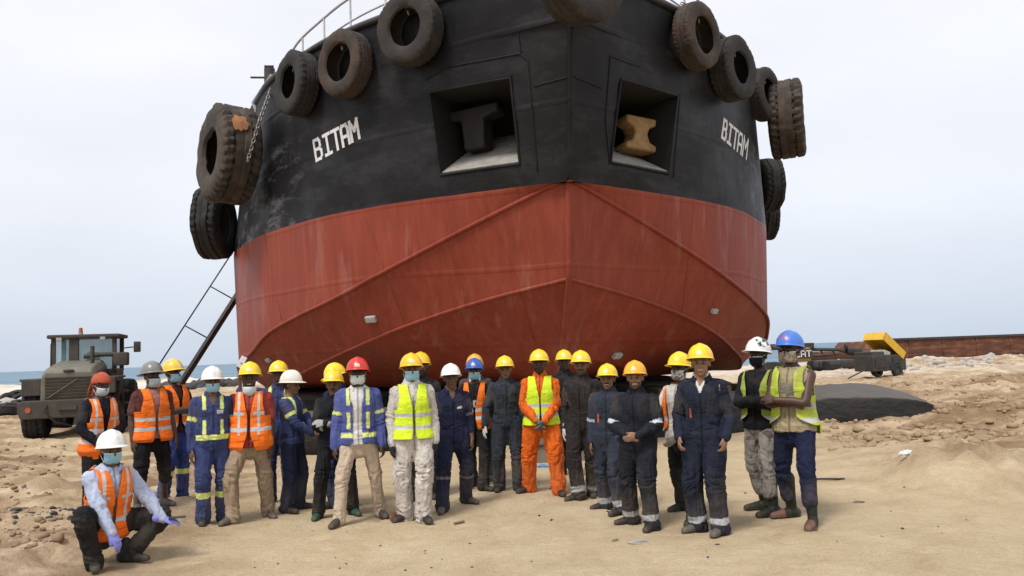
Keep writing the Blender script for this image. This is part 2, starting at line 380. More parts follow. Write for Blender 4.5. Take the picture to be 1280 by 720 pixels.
def make_hull():
    me = np_mesh('hull', HV, HF); o = obj('hull', me, M_hull, ship)
    bm = bmesh.new(); bm.from_mesh(me)
    bmesh.ops.remove_doubles(bm, verts=bm.verts, dist=.002)
    # cut the two openings: slice by the four planes of each opening, then drop the faces inside
    for q in PK.values():
        H3 = [w2s(hit(*p)[0]) for p in q]; c = sum(H3)/4
        nn = np.cross(H3[1]-H3[0], H3[3]-H3[0]); nn /= np.linalg.norm(nn)
        pl = []
        for i in range(4):
            a, b = H3[i], H3[(i+1) % 4]; pn = np.cross(b-a, nn); pn /= np.linalg.norm(pn)
            if (c-a)@pn > 0: pn = -pn
            pl.append((a, pn))
        fs = [f for f in bm.faces if np.linalg.norm(np.array(f.calc_center_median())-c) < 1.7]
        for a, pn in pl:
            fs = [f for f in fs if f.is_valid]
            es = {e for f in fs for e in f.edges}; vs = {v for f in fs for v in f.verts}
            r = bmesh.ops.bisect_plane(bm, geom=list(vs)+list(es)+fs, plane_co=Vector(a), plane_no=Vector(pn), dist=1e-5)
            fs = [f for f in bm.faces if np.linalg.norm(np.array(f.calc_center_median())-c) < 1.9]
        kill = [f for f in fs if all((np.array(f.calc_center_median())-a)@pn < 0 for a, pn in pl) and abs((np.array(f.calc_center_median())-c)@nn) < .8]
        bmesh.ops.delete(bm, geom=kill, context='FACES')
    bmesh.ops.recalc_face_normals(bm, faces=bm.faces)
    bm.to_mesh(me); bm.free()
    me.polygons.foreach_set('use_smooth', np.ones(len(me.polygons), bool)); me.set_sharp_from_angle(angle=R_(14))
    co = np.zeros(len(me.vertices)*3, np.float32); me.vertices.foreach_get('co', co); co = co.reshape(-1, 3)
    wear = sstep(4.2, 6.5, np.abs(co[:, 0]))*sstep(7.6, 5.6, co[:, 2])*1.0+.10
    a = me.attributes.new('wear', 'FLOAT', 'POINT'); a.data.foreach_set('value', wear.astype(np.float32))
    sm = o.modifiers.new('plate', 'SOLIDIFY'); sm.thickness = .03; sm.offset = -1
    return o
hull = make_hull()
M_red = simple('chine weld red', (.27, .072, .047), .5, dirt=(.16, .05, .035), scale=9)
M_blk = simple('black deck steel', (.022, .021, .023), .5, dirt=(.07, .045, .03), scale=5)
M_int = simple('dark pocket steel', (.006, .0055, .006), .8, dirt=(.014, .011, .009), scale=4)
# knuckles with their weld beads
for side in (1, -1):
    for k, r in (('C2', .042), ('C1', .036)):
        P = cols[k][:-1]*np.array([side, 1, 1]); nrm = P.copy(); 
        mb = MB(); mb.tube([(p[0]*1.002, p[1]-.006, p[2]) for p in P], r, 8); mb.build('chine_rail', M_hull, ship, smooth='all')
st = [HR[r, 0] for r in range(HR.shape[0]) if HR[r, 0][2] < 8.04]
mb = MB(); mb.tube([(0, p[1]-.01, p[2]) for p in st[:-6]], .055, 10); mb.build('stem_bar', M_hull, ship, smooth='all')
# bulwark cap, deck
for side in (1, -1):
    P = cols['D']*np.array([side, 1, 1]); mb = MB(); mb.tube([tuple(p) for p in P], .07, 8); mb.build('bulwark_cap', M_blk, ship, smooth='all')
dk = [(p[0]*.985, p[1]+.15, 7.15) for p in cols['D'] if True]
mb = MB(); vs = [mb.bm.verts.new(p) for p in dk]+[mb.bm.verts.new((-p[0], p[1], p[2])) for p in dk[::-1][:-1]]; mb.bm.faces.new(vs); mb.build('deck', M_blk, ship)
# wheelhouse far aft
M_wh = simple('pale superstructure paint', (.55, .58, .62), .5, dirt=(.4, .38, .34), scale=3)
wh = MB().box((0, 30, 9.2), (8, 8, 4), bev=.1).build('superstructure', M_wh, ship)
# grey bulwark plate standing behind the port tyres
def P2(px, py, y): return w2s(aty(px, py, y))
# --- openings
M_conc = simple('worn grey sill', (.34, .32, .29), .9, dirt=(.11, .09, .07), scale=4, bs=.5, bscale=20)
M_bit = simple('yellow brown bitt paint', (.36, .22, .09), .75, dirt=(.13, .075, .035), scale=7, bs=.4)
for key, q in PK.items():
    H3 = [w2s(hit(*p)[0]) for p in q]; nn = np.cross(H3[1]-H3[0], H3[3]-H3[0]); nn /= np.linalg.norm(nn)
    if nn[1] < 0: nn = -nn                         # inwards
    dp = 1.7; inw = np.array([nn[0], nn[1], 0]); inw /= np.linalg.norm(inw)
    B3 = [p+inw*dp for p in H3]; B3[2] = B3[2]+np.array([0, 0, .98]); B3[3] = B3[3]+np.array([0, 0, .98])
    mb = MB(); A = [mb.bm.verts.new(p) for p in H3]; Bv = [mb.bm.verts.new(p) for p in B3]
    mb.bm.faces.new(Bv)
    for i in (0, 1, 3): mb.bm.faces.new((A[i], A[(i+1) % 4], Bv[(i+1) % 4], Bv[i]))
    pk = mb.build('anchor_pocket', M_int, ship); sm = pk.modifiers.new('t', 'SOLIDIFY'); sm.thickness = .03; sm.offset = 1
    u = H3[2]-H3[3]; mb = MB()
    c0 = [H3[3]+inw*.03+np.array([0, 0, .03]), H3[2]+inw*.03+np.array([0, 0, .03]), B3[2]+np.array([0, 0, .04]), B3[3]+np.array([0, 0, .04])]
    mb.bm.faces.new([mb.bm.verts.new(p) for p in c0]); sl_ = mb.build('sill', M_conc, pk); sm = sl_.modifiers.new('t', 'SOLIDIFY'); sm.thickness = .05; sm.offset = 0
    # edge frame
    mb = MB()
    for i in range(4):
        a, b = H3[i], H3[(i+1) % 4]; mb.cyl(a-inw*.01, b-inw*.01, .022, n=6)
    mb.build('frame', M_hull, pk)
    # bitt inside: two flanges and a web, seated on the sloping sill
    lx = u/np.linalg.norm(u); o3 = sum(H3)/4; ctr = (795, 170) if key == 'R' else (597, 163); r = ray(*ctr); pw_ = np.array(s2w(*(o3+inw*(.62 if key == 'R' else .80)))); nw_ = np.array(s2w(*(o3+inw)))-np.array(s2w(*o3))
    t = ((pw_-CP)@nw_)/(r@nw_); cc = w2s(CP+r*t)
    rot = Matrix((tuple(lx), tuple(inw), (0, 0, 1))).transposed() @ Matrix.Rotation(R_(5 if key == 'R' else -3), 3, 'Y')
    if key == 'R': rot = rot @ Matrix.Rotation(R_(-16), 3, 'Z')
    k = .78 if key == 'R' else .95
    prof = [(-.42, .42), (.42, .42), (.42, .24), (.24, .17), (.17, 0), (.24, -.20), (.42, -.26), (.42, -.42), (-.42, -.42), (-.42, -.26), (-.24, -.20), (-.17, 0), (-.24, .17), (-.42, .24)]
    if key == 'L': prof = [(-.56, .42), (.56, .42), (.56, .24), (.24, .18), (.22, -.42), (-.22, -.42), (-.24, .18), (-.56, .24)]
    mb = MB(); mb.prism([(x*k, z*k) for x, z in prof], -.20, .20)
    for v in mb.bm.verts: v.co = Vector(cc)+rot @ v.co
    mb.build('towing_bitt', M_bit if key == 'R' else simple('worn black bitt', (.014, .013, .013), .7, dirt=(.04, .03, .025), scale=5), pk, bev=.04, smooth=35)
# --- raised weld lines / doubler plates on the black plating
def on_hull(px, py, off=.0):
    h, nn = hit(px, py); return None if h is None else h+nn*off
def line_px(pts, n=14):
    out = []
    for a, b in zip(pts[:-1], pts[1:]):
        for k in range(n): out.append((a[0]+(b[0]-a[0])*k/n, a[1]+(b[1]-a[1])*k/n))
    out.append(pts[-1]); return out
def weld(pts, r=.012, mat=None, name='weld_seam'):
    P = [on_hull(*p, .002) for p in line_px(pts)]; P = [w2s(p) for p in P if p is not None]
    mb = MB(); mb.tube(P, r, 6); return mb.build(name, mat or M_hull, ship, smooth='all')
for s in ([(533, 100), (560, 84), (650, 67), (660, 75), (672, 215)], [(667, 108), (711, 96)], [(717, 96), (752, 110)], [(762, 205), (757, 150), (763, 70), (800, 84)], [(648, 40), (651, 67)], [(850, 118), (842, 222)]): weld(s, .016)
for q_ in ([(330, 292), (352, 400)], [(452, 262), (478, 330), (505, 402)], [(602, 243), (640, 330), (668, 425)], [(868, 250), (852, 400)]): weld(q_, .007)
# --- name lettering
M_white = simple('white lettering paint', (.70, .70, .70), .6, dirt=(.42, .42, .42), scale=12, amount=.35)
GL = {'B': [[(0, 0), (0, 1), (.62, 1), (.78, .86), (.78, .64), (.62, .52), (0, .52)], [(.62, .52), (.85, .38), (.85, .14), (.66, 0), (0, 0)]],
      'I': [[(.1, 1), (.9, 1)], [(.5, 1), (.5, 0)], [(.1, 0), (.9, 0)]], 'T': [[(0, 1), (1, 1)], [(.5, 1), (.5, 0)]],
      'A': [[(0, 0), (0, .8), (.18, 1), (.72, 1), (.9, .8), (.9, 0)], [(0, .42), (.9, .42)]],
      'M': [[(0, 0), (0, 1), (.5, .48), (1, 1), (1, 0)]]}
def lettering(word, quad):
    TL, TR, BR, BL = [np.array(p, float) for p in quad]; root = empty('name_lettering'); root.parent = ship
    n = len(word); cw = 1/n
    def P(u, v): return on_hull(*((BL*(1-u)+BR*u)*(1-v)+(TL*(1-u)+TR*u)*v), .0)
    for i, ch in enumerate(word):
        bm = bmesh.new()
        for strk in GL[ch]:
            ws = [P((i+.08+.78*x)*cw, y) for x, y in strk]
            for a, b in zip(ws[:-1], ws[1:]):
                hn = hit(*((BL+TR)/2))[1]; d = b-a; d_ = d/np.linalg.norm(d); s = np.cross(d_, hn); s /= np.linalg.norm(s); hw = .033
                m = 5; vt = []
                for k in range(m+1):
                    c = a-d_*hw+(d+2*d_*hw)*k/m
                    for sg in (-1, 1):
                        q = c+s*sg*hw; h2, n2, _, _ = bvh.find_nearest(Vector(q)); vt.append(bm.verts.new(tuple(w2s(np.array(h2)+hn*.005))))
                for k in range(m): bm.faces.new((vt[2*k], vt[2*k+1], vt[2*k+3], vt[2*k+2]))
        bmesh.ops.recalc_face_normals(bm, faces=bm.faces)
        me = bpy.data.meshes.new('letter'); bm.to_mesh(me); bm.free(); o = obj('letter', me, M_white, root)
        sm = o.modifiers.new('t', 'SOLIDIFY'); sm.thickness = .004; sm.offset = 0
lettering('BITAM', [(391, 177), (447, 148), (451, 171), (395, 201)])
lettering('BITAM', [(904.5, 149), (936, 176), (933.5, 199), (901.5, 171)])
# --- zinc anodes on the bottom
M_zn = simple('zinc anode', (.42, .43, .42), .7, dirt=(.2, .17, .14), scale=9)
for px, py, s_ in ((465, 398, 1), (891, 388, .8), (770, 443, 1), (337, 449, .8), (446, 470, .9)):
    h, nn = hit(px, py)
    if h is None: continue
    lx = np.cross(nn, [0, 0, 1.]); lx /= np.linalg.norm(lx); uz = np.cross(lx, nn)
    rot = Matrix((tuple(lx), tuple(uz), tuple(nn))).transposed(); rs = Matrix.Rotation(-TH, 3, 'Z')
    MB().box(w2s(h+nn*.04), (.24*s_, .13*s_, .08), rs @ rot, bev=.02).build('zinc_anode', M_zn, ship)
# --- rail on the foredeck
M_rail = simple('white rail pipe', (.55, .57, .60), .45, dirt=(.25, .22, .2), scale=10)
P = cols['D'][2:95:1]
rl = []
mb = MB()
for side in (-1, 1):
    top = [(side*p[0]*.90, p[1]+.45, 9.15) for p in P]; mid = [(a, b, 8.65) for a, b, c in top]
    mb.tube(top[::3], .028, 8); mb.tube(mid[::3], .02, 8)
    for q in top[::9]: mb.cyl((q[0], q[1], 7.2), q, .022, n=8)
mb.build('deck_rail', M_rail, ship, smooth=50)
# ------------------------------------------------------------------ tyre fenders
def rubber(name, base, dirt, am=.7, sc=5):
    return simple(name, base, .85, dirt=dirt, scale=sc, amount=am, bs=.6, bscale=22)
M_tyre = rubber('old tyre rubber', (.016, .0145, .014), (.055, .038, .028), .75, 4)
M_tyreb = rubber('big tyre rubber', (.024, .021, .019), (.095, .064, .043), .9, 3.2)
M_tyrek = rubber('black tyre rubber', (.014, .014, .015), (.04, .034, .03), .5, 5)
M_chain = simple('galvanised chain', (.30, .30, .30), .5, .5, dirt=(.12, .08, .05), scale=30)
def tyre_mesh(R, wd, ri=.56, seg=120, lug=.0, nl=36, sd=0.):
    h = wd/2
    prof = [(-h*.80, ri*R), (-h*.98, R*(ri+.05)), (-h*1.04, R*(ri+(1-ri)*.35)), (-h*1.05, R*(ri+(1-ri)*.55)), (-h*1.0, R*(ri+(1-ri)*.78)), (-h*.93, R*.955), (-h*.84, R*.99),
            (-h*.55, R), (-h*.5, R-.4*lug-.012), (-h*.42, R-.4*lug-.012), (-h*.38, R), (-h*.05, R), (0, R-.012), (h*.05, R), (h*.38, R), (h*.42, R-.4*lug-.012), (h*.5, R-.4*lug-.012), (h*.55, R),
            (h*.84, R*.99), (h*.93, R*.955), (h*1.0, R*(ri+(1-ri)*.78)), (h*1.05, R*(ri+(1-ri)*.55)), (h*1.04, R*(ri+(1-ri)*.35)), (h*.98, R*(ri+.05)), (h*.80, ri*R),
            (h*.72, R*(ri+.03)), (h*.80, R*(ri+(1-ri)*.5)), (h*.6, R*.9), (0, R*.93), (-h*.6, R*.9), (-h*.80, R*(ri+(1-ri)*.5)), (-h*.72, R*(ri+.03))]
    P = np.array(prof); m = len(P); ang = np.arange(seg)*2*math.pi/seg
    tread = np.array([1. if 5 <= i <= 19 else 0 for i in range(m)])
    A, K = np.meshgrid(ang, np.arange(m), indexing='ij')
    r = P[K, 1]; x = P[K, 0]
    ph = (A/(2*math.pi)*nl+.8*np.abs(x)/max(h, .01)) % 1
    cut = ((ph < .30) & (np.abs(x) > h*.40))*tread[K]
    r = r-cut*max(lug, .014)
    pp = np.stack([x*3, np.cos(A)*r*3, np.sin(A)*r*3], -1)
    dd = fbm(pp+sd, 3)*.016*(R/.6)
    r = r+dd; x = x+dd*.6
    r = r*(1+.012*np.cos(2*A+1+sd))
    V = np.stack([x, r*np.cos(A), r*np.sin(A)], -1).reshape(-1, 3)
    i = (np.arange(seg)[:, None]*m+np.arange(m)[None]); j = np.roll(i, -1, 0)
    Fq = np.stack([i, np.roll(i, -1, 1), np.roll(j, -1, 1), j], -1).reshape(-1, 4)
    me = np_mesh('tyre', V, Fq); me.set_sharp_from_angle(angle=R_(38)); return me
def chain_part(pts, parent, r=.030, wire=.009):
    """chain links along a world polyline, in the parent's frame"""
    P = [Vector(p) for p in pts]; L_ = [0]
    for a, b in zip(P[:-1], P[1:]): L_.append(L_[-1]+(b-a).length)
    mb = MB(); s = 0; k = 0; inv = parent.matrix_basis.inverted()
    while s < L_[-1]:
        j = max(i for i in range(len(L_)-1) if L_[i] <= s); t = (s-L_[j])/(L_[j+1]-L_[j]); c = P[j].lerp(P[j+1], t); d = (P[j+1]-P[j]).normalized()
        a = d.cross(Vector((0, 1, 0) if k % 2 else (1, 0, .3))).normalized()
        q = [inv @ (c+d*(r*1.5*math.cos(w_))+a*(r*.8*math.sin(w_))) for w_ in np.arange(10)*math.pi/5]
        mb.tube(q, wire, 5, closed=True); s += r*2.1; k += 1
    return mb.build('chain', M_chain, parent, smooth='all')
TM = tyre_mesh(.63, .40, .53); TM2 = tyre_mesh(.62, .37, .56, nl=48, sd=5.); TM3 = tyre_mesh(.65, .43, .50, nl=30, sd=11., lug=.022); TMb = tyre_mesh(1.10, .86, .47, lug=.055, nl=34, seg=150); TMc = tyre_mesh(.72, .50, .55); TMk = tyre_mesh(.93, .66, .5, lug=.045, nl=32)
M_tyre2 = rubber('brown worn tyre rubber', (.024, .019, .016), (.085, .052, .034), .85, 3); M_tyre3 = rubber('black worn tyre rubber', (.012, .0115, .0115), (.045, .036, .030), .6, 6)
for me_, m_ in ((TM2, M_tyre2), (TM3, M_tyre3), (TM, M_tyre), (TMb, M_tyreb), (TMc, M_tyre), (TMk, M_tyrek)): me_.materials.append(m_)
def place_tyre(me, px, py, wd, label, tilt=.45, pos=None, axis=None, chain=None, spin=0, yaw=0):
    if pos is None:
        h, nn = hit(px, py)
        for k_ in range(1, 12):
            if h is not None: break
            h, nn = hit(px+(712-px)*.015*k_, py+5*k_)
        n2 = np.array([nn[0], nn[1], nn[2]*tilt]); n2 = np.array(Matrix.Rotation(R_(yaw), 3, 'Z') @ Vector(n2)); n2 /= np.linalg.norm(n2)
        r = ray(px, py); off = wd/2*1.05+.02
        t = ((h-CP)@nn-off*-1)/(r@nn)   # plane shifted outwards
        pos = CP+r*((h@nn+off-CP@nn)/(r@nn)); ax = n2
    else: ax = np.array(axis, float); ax /= np.linalg.norm(ax)
    o = bpy.data.objects.new('tyre_fender', me); COL.objects.link(o)
    X = Vector(ax); Z = Vector((0, 0, 1)); Y = Z.cross(X).normalized(); Z = X.cross(Y)
    o.matrix_basis = (Matrix.Translation(Vector(pos)) @ Matrix((X, Y, Z)).transposed().to_4x4() @ Matrix.Rotation(spin, 4, 'X'))
    tag(o, label, 'tyre', 'tyre fenders hung round the bow')
    if chain: chain_part(chain(pos, ax, o), o, .042, .013)
    return o
def up_chain(dx=0., ln=.9, r0=.30):
    def f(pos, ax, o):
        t = np.cross([0, 0, 1.], ax)
        a = pos+np.array([0, 0, r0])+ax*.05; b = pos+np.array([0, 0, .64])-ax*.10+t*dx*.4; c = pos+np.array([0, 0, .66+ln*.22])-ax*.45+t*dx*.7
        return [a, b, c]
    return f
place_tyre(TM3, 371, 105, .40, 'old tyre hung third left of the bow stem, under the end of the white rail', chain=up_chain(.1), spin=.3)
place_tyre(TM2, 431, 80, .40, 'old tyre hung second left of the bow stem', chain=up_chain(-.3, 1.0), spin=1.1)
place_tyre(TM, 513, 37, .40, 'old tyre hung first left of the bow stem, above the left anchor opening', chain=up_chain(-.35, 1.0), spin=2)
place_tyre(TMc, 724, -40, .50, 'wide tyre hung at the bow tip, cut by the top of the photo', spin=.7).scale = (1.15, 1.22, 1.22)
place_tyre(TM2, 871, 46, .40, 'old tyre hung first right of the bow stem, above the right anchor opening', chain=up_chain(.4, 1.0), spin=2.6)
place_tyre(TM3, 916, 87, .40, 'old tyre hung second right of the bow stem', chain=up_chain(.3), spin=3.3, yaw=-10)
place_tyre(TM, 954, 118, .40, 'old tyre hung third right of the bow stem, beside the big loader tyre', chain=up_chain(.2), spin=4, yaw=-22)
big = place_tyre(TMb, 0, 0, .86, 'huge muddy tread tyre chained at the left shoulder of the ship, with an orange patch', pos=aty(286, 194, 17.4), axis=(-.80, -.60, .03), spin=.4)
ch0 = aty(341, 105, 17.3); ch1 = aty(309, 203, 16.55)
chain_part([ch0, (ch0+ch1)/2+np.array([.05, -.25, -.08]), ch1], big, r=.042, wire=.013)
# torn orange patch on its tread
M_or = simple('orange torn rubber', (.33, .15, .06), .9, dirt=(.18, .08, .04), scale=12, bs=.8)
_inv = big.matrix_basis.inverted(); pc = _inv @ Vector(aty(299, 156, 16.6)); an0 = math.atan2(pc.z, pc.y)
bm = bmesh.new(); N = 20; rng = np.random.RandomState(4); vs = []
for i in range(N):
    a = i*2*math.pi/N; rr = .21*(1+.25*rng.randn()*.6); u, v = rr*math.cos(a)*.8, rr*math.sin(a); an = an0+v/1.1; u += np.clip(pc.x, -.25, .25)
    vs.append(bm.verts.new((u, 1.115*math.cos(an), 1.115*math.sin(an))))
cv = bm.verts.new((float(np.clip(pc.x, -.25, .25)), 1.145*math.cos(an0), 1.145*math.sin(an0)))
for i in range(N): bm.faces.new((vs[i], vs[(i+1) % N], cv))
me = bpy.data.meshes.new('patch'); bm.to_mesh(me); bm.free(); po = obj('rubber_patch', me, M_or, big); smd = po.modifiers.new('t', 'SOLIDIFY'); smd.thickness = .05; smd.offset = 0
place_tyre(TMk, 0, 0, .66, 'black tread tyre hung below and behind the huge muddy one on the left side', pos=aty(268, 279, 20.2), axis=(-1, -.02, 0), spin=1)
place_tyre(TMb, 0, 0, .8, 'big brown tread tyre at the right shoulder of the ship', pos=aty(983, 149, 18.9), axis=(.93, -.36, .0), spin=1.9).scale = (.9, .86, .86)
place_tyre(TMk, 0, 0, .66, 'black tyre low behind the right edge of the ship, under the brown one', pos=aty(959, 232, 21.4), axis=(1, .05, 0), spin=.3).scale = (.8, .8, .8)
place_tyre(TMk, 0, 0, .66, 'black tyre lowest on the right side of the ship', pos=aty(954, 270, 23.2), axis=(1, .05, 0), spin=.8).scale = (.8, .8, .8)
# grey bulwark plate + mooring post seen above the big left tyre
M_gr = simple('pale grey bulwark plate', (.36, .40, .45), .5, dirt=(.2, .2, .2), scale=5)
q = [P2(314, 128, 18.6), P2(338, 92, 18.4), P2(345, 118, 18.4), P2(322, 150, 18.6)]
mb = MB(); mb.bm.faces.new([mb.bm.verts.new(p) for p in q]); bp = mb.build('bulwark_plate', M_gr, ship); smd = bp.modifiers.new('t', 'SOLIDIFY'); smd.thickness = .12
pp = P2(337, 96, 18.7); mb = MB(); mb.cyl(pp-np.array([0, 0, .5]), pp+np.array([0, 0, .20]), .13); mb.cyl(pp+np.array([-.45, 0, -.02]), pp+np.array([.3, 0, -.02]), .025); mb.cyl(pp+np.array([-.12, 0, .26]), pp+np.array([.1, 0, .26]), .03); mb.build('mooring_post', M_blk, ship, smooth=50)
# ------------------------------------------------------------------ launching bags, blocks
M_bag = simple('dusty black bag rubber', (.016, .0155, .016), .62, dirt=(.07, .062, .055), scale=2.2, amount=.8, bs=.6, bscale=7)
def bag_mat():
    m, n, b, l = node_mat('dusty black bag rubber'); t = n.nodes.new('ShaderNodeTexCoord'); g = n.nodes.new('ShaderNodeNewGeometry'); sp = n.nodes.new('ShaderNodeSeparateXYZ'); l(g.outputs['Normal'], sp.inputs[0])
    n1 = noise(n, t.outputs['Object'], 1.8, 7, .68); a = n.nodes.new('ShaderNodeMath'); a.operation = 'MULTIPLY_ADD'; l(n1.outputs[0], a.inputs[0]); a.inputs[1].default_value = .5; l(sp.outputs['Z'], a.inputs[2])
    r = ramp(n, [(.72, (0, 0, 0)), (1.0, (.85, .85, .85))]); l(a.outputs[0], r.inputs[0]); n3 = noise(n, mapping(n, t.outputs['Object'], (.6, 1.4, 1.6)), 4, 8, .72, .6); r3 = ramp(n, [(.35, (.009, .0088, .009)), (.7, (.034, .030, .028))]); l(n3.outputs[0], r3.inputs[0])
    c = mixc(n, r.outputs[0], r3.outputs[0], (.115, .103, .092)); l(c.outputs[0], b.inputs['Base Color']); b.inputs['Roughness'].default_value = .7; bump(n, n3.outputs[0], b, .9, .06); return m
M_bag = bag_mat()
def airbag(A, B, r, label, wedge=0., taper=(1.5, 1.5), rings=150, group='rubber bags lying across under the ship'):
    A = np.array(A, float); B = np.array(B, float); d = B-A; Ln = np.linalg.norm(d); d /= Ln; s = np.array([-d[1], d[0], 0])
    seg = 56; V = []; ang = np.arange(seg)*2*math.pi/seg
    for i in range(rings):
        t = Ln*i/(rings-1); e = max(min(t/taper[0], (Ln-t)/taper[1], 1), 0); k = max(math.sin(e*math.pi/2)**.75, .035)
        # at the mouth the bag narrows sideways and pinches to a flat, creased tip
        c = A+d*t; rx = r*1.13*(.10+.90*k); rz = r*(.12+.88*k)
        cs = np.cos(ang); sn = np.sin(ang)
        x = rx*np.sign(cs)*np.abs(cs)**.55; z = rz*np.sign(sn)*np.abs(sn)**.62
        zc = r*.86*(.50+.50*k) if e < 1 else r*.86
        gr = .92+.16*t/Ln if wedge else 1.; up_h = np.clip(z/max(rz, 1e-3), 0, 1); z = z*gr*(1-wedge*up_h*(.5-.5*x/rx)); x = x*(1-.0*x)
        zz = np.clip(zc+z, .01, None)
        P_ = c+np.outer(x, s)+np.outer(zz, [0, 0, 1.])
        crease = (1-e)*.05*np.sin(ang*5+t*1.3)
        nz_ = fbm(P_*np.array([1.1, 2.2, 2.4]), 4)*.035+crease*r
        P_ = P_+np.outer(nz_, [0, 0, 1.])+np.outer(nz_*np.sign(cs), s)
        V.append(P_)
    V = np.concatenate(V); z0 = gz(*(A+B)[:2]/2); V[:, 2] += z0-.05
    i = (np.arange(rings-1)[:, None]*seg+np.arange(seg)[None]); j = np.roll(i, -1, 1)
    Fq = [tuple(f) for f in np.stack([i, j, j+seg, i+seg], -1).reshape(-1, 4)]+[tuple(range(seg))[::-1], tuple(range((rings-1)*seg, rings*seg))]
    root = empty('rubber_bag', (A+B)/2); V = V-(A+B)/2
    tag(root, label, 'air bag', group)
    obj('bag', np_mesh('bag', V, Fq), M_bag, root)
    for e_, sg in ((B, 1), (A, -1)):
        c = e_-(A+B)/2; mb = MB(); mb.cyl(c+np.array([0, 0, r*.42])-d*sg*.05, c+np.array([0, 0, r*.46])+d*sg*.22, .05, n=12); mb.cyl(c+np.array([0, 0, r*.46])+d*sg*.2, c+np.array([0, 0, r*.5])+d*sg*.36, .025, n=8)
        mb.build('valve', M_zn, root, smooth=40)
    return root
airbag((-6.2, 15.3, 0), (9.15, 17.4, 0), .50, 'front black rubber bag under the bow, its creased end out on the sand', taper=(1.4, 1.55), wedge=.48)
airbag((-8.2, 19.2, 0), (6.3, 20.9, 0), .55, 'second black rubber bag under the ship, just behind the front one')
airbag((-8.6, 23.2, 0), (5.8, 24.9, 0), .55, 'third black rubber bag deep in the shade under the ship')
airbag((-9.0, 28.2, 0), (5.2, 29.9, 0), .55, 'rearmost black rubber bag under the ship')
M_wood = simple('weathered timber', (.20, .15, .10), .9, dirt=(.09, .06, .04), scale=6, bs=.6, bscale=15)
M_gwood = simple('grey keel timber', (.21, .175, .135), .9, dirt=(.12, .10, .08), scale=4, bs=.5)
kb = empty('keel_block', (.55, 13.35, gz(.55, 13.35)), .06)
tag(kb, 'grey timber keel block on the sand behind the man in orange coveralls', 'block')
for i in range(2): MB().box((0, -.2+.46*i, .13), (1.25, .42, .28), bev=.02).build('timber', M_gwood, kb)
for i in range(2): MB().box((-.36+.72*i, 0, .41), (.42, .9, .26), bev=.02).build('timber', M_gwood, kb)
for (px, Y, lab) in ((921, 17.9, 'brown timber cribbing stack under the right bilge of the ship'), (842, 17.9, 'brown timber cribbing stack under the bow, left of the one at the bilge')):
    p = aty(px, 530, Y); r_ = empty('timber_crib', (p[0], p[1]+.3, gz(p[0], p[1])), .1); tag(r_, lab, 'timber stack', 'timber cribs under the ship')
    for k in range(4):
        for j in (-1, 1):
            if k % 2: MB().box((j*.28, 0, .12+.22*k), (.22, .95, .21), bev=.015).build('timber', M_wood, r_)
            else: MB().box((0, j*.28, .12+.22*k), (.95, .22, .21), bev=.015).build('timber', M_wood, r_)
# ------------------------------------------------------------------ boarding ladder on the left
M_lad = simple('dark ladder steel', (.02, .02, .021), .6, dirt=(.08, .05, .035), scale=8)
Af = aty(193, 520, 23.6); Af[2] = gz(Af[0], Af[1]); Bt = aty(327, 322, 24.6)
lad = empty('boarding_ladder', Af); tag(lad, 'dark steel boarding ladder with thin handrail leaning up to the left side of the ship', 'ladder')
dv = Bt-Af; sd = np.cross(dv, [0, 0, 1]); sd /= np.linalg.norm(sd); un = dv/np.linalg.norm(dv); nn_ = np.cross(sd, un)
for k in (-1, 1):
    mb = MB(); mb.tube([sd*k*.33, sd*k*.33+dv], .085, 4); mb.build('stringer', M_lad, lad)
for i in range(1, 22):
    c = dv*i/22; MB().box(c, (.62, .2, .035), Matrix((tuple(sd), tuple(np.cross([0, 0, 1.], sd)), (0, 0, 1))).transposed()).build('tread', M_lad, lad)
up_ = np.cross(sd, un); up_ = up_ if up_[2] > 0 else -up_
mb = MB(); hr = [dv*.20+up_*.0, dv*.26+up_*.85, dv*.98+up_*.85]
mb.tube([dv*.26+up_*.85-sd*.33, dv*1.0+up_*.85-sd*.33], .022, 8)
for t in (.26, .5, .74, .97): mb.tube([dv*t-sd*.33, dv*t+up_*.85-sd*.33], .02, 8)
mb.build('handrail', M_lad, lad, smooth='all')
# ------------------------------------------------------------------ wheel loader, seen from behind
M_ldr = simple('dusty olive loader paint', (.17, .16, .125), .6, dirt=(.08, .07, .052), scale=3, amount=.7, bs=.3)
M_ldd = simple('dark loader frame', (.045, .04, .035), .75, dirt=(.11, .085, .06), scale=4)
M_glass, n_, b_, l_ = node_mat('cab glass'); b_.inputs['Base Color'].default_value = (.16, .30, .33, 1); b_.inputs['Roughness'].default_value = .08; b_.inputs['Alpha'].default_value = .35
M_lampo = simple('amber beacon', (.45, .10, .03), .3)
lp = aty(86, 546, 21.2); ld = empty('wheel_loader', (lp[0], lp[1], gz(lp[0], lp[1])-.03), R_(17)); ld.scale = (.90, .80, 1)
tag(ld, 'dusty olive wheel loader parked engine end towards us, amber beacon on its cab', 'wheel loader')
wmesh = tyre_mesh(.76, .58, .5, lug=.05, nl=24); wmesh.materials.append(M_tyrek)
for x, y in ((-1.0, .75), (1.0, .75), (-1.0, 3.9), (1.0, 3.9)):
    wo = obj('wheel', wmesh, None, ld, (x, y, .76)); MB().cyl((-.2, 0, 0), (.2, 0, 0), .39, n=28).build('rim', M_ldd, wo, smooth=40)
MB().prism([(-1.22, .60), (1.22, .60), (1.30, .78), (1.30, 1.02), (1.18, 1.08), (-1.18, 1.08), (-1.30, 1.02), (-1.30, .78)], -.25, .25).build('counterweight', M_ldd, ld, bev=.03)
MB().box((0, 1.6, .95), (1.5, 3.4, .5), bev=.04).build('rear_frame', M_ldd, ld)
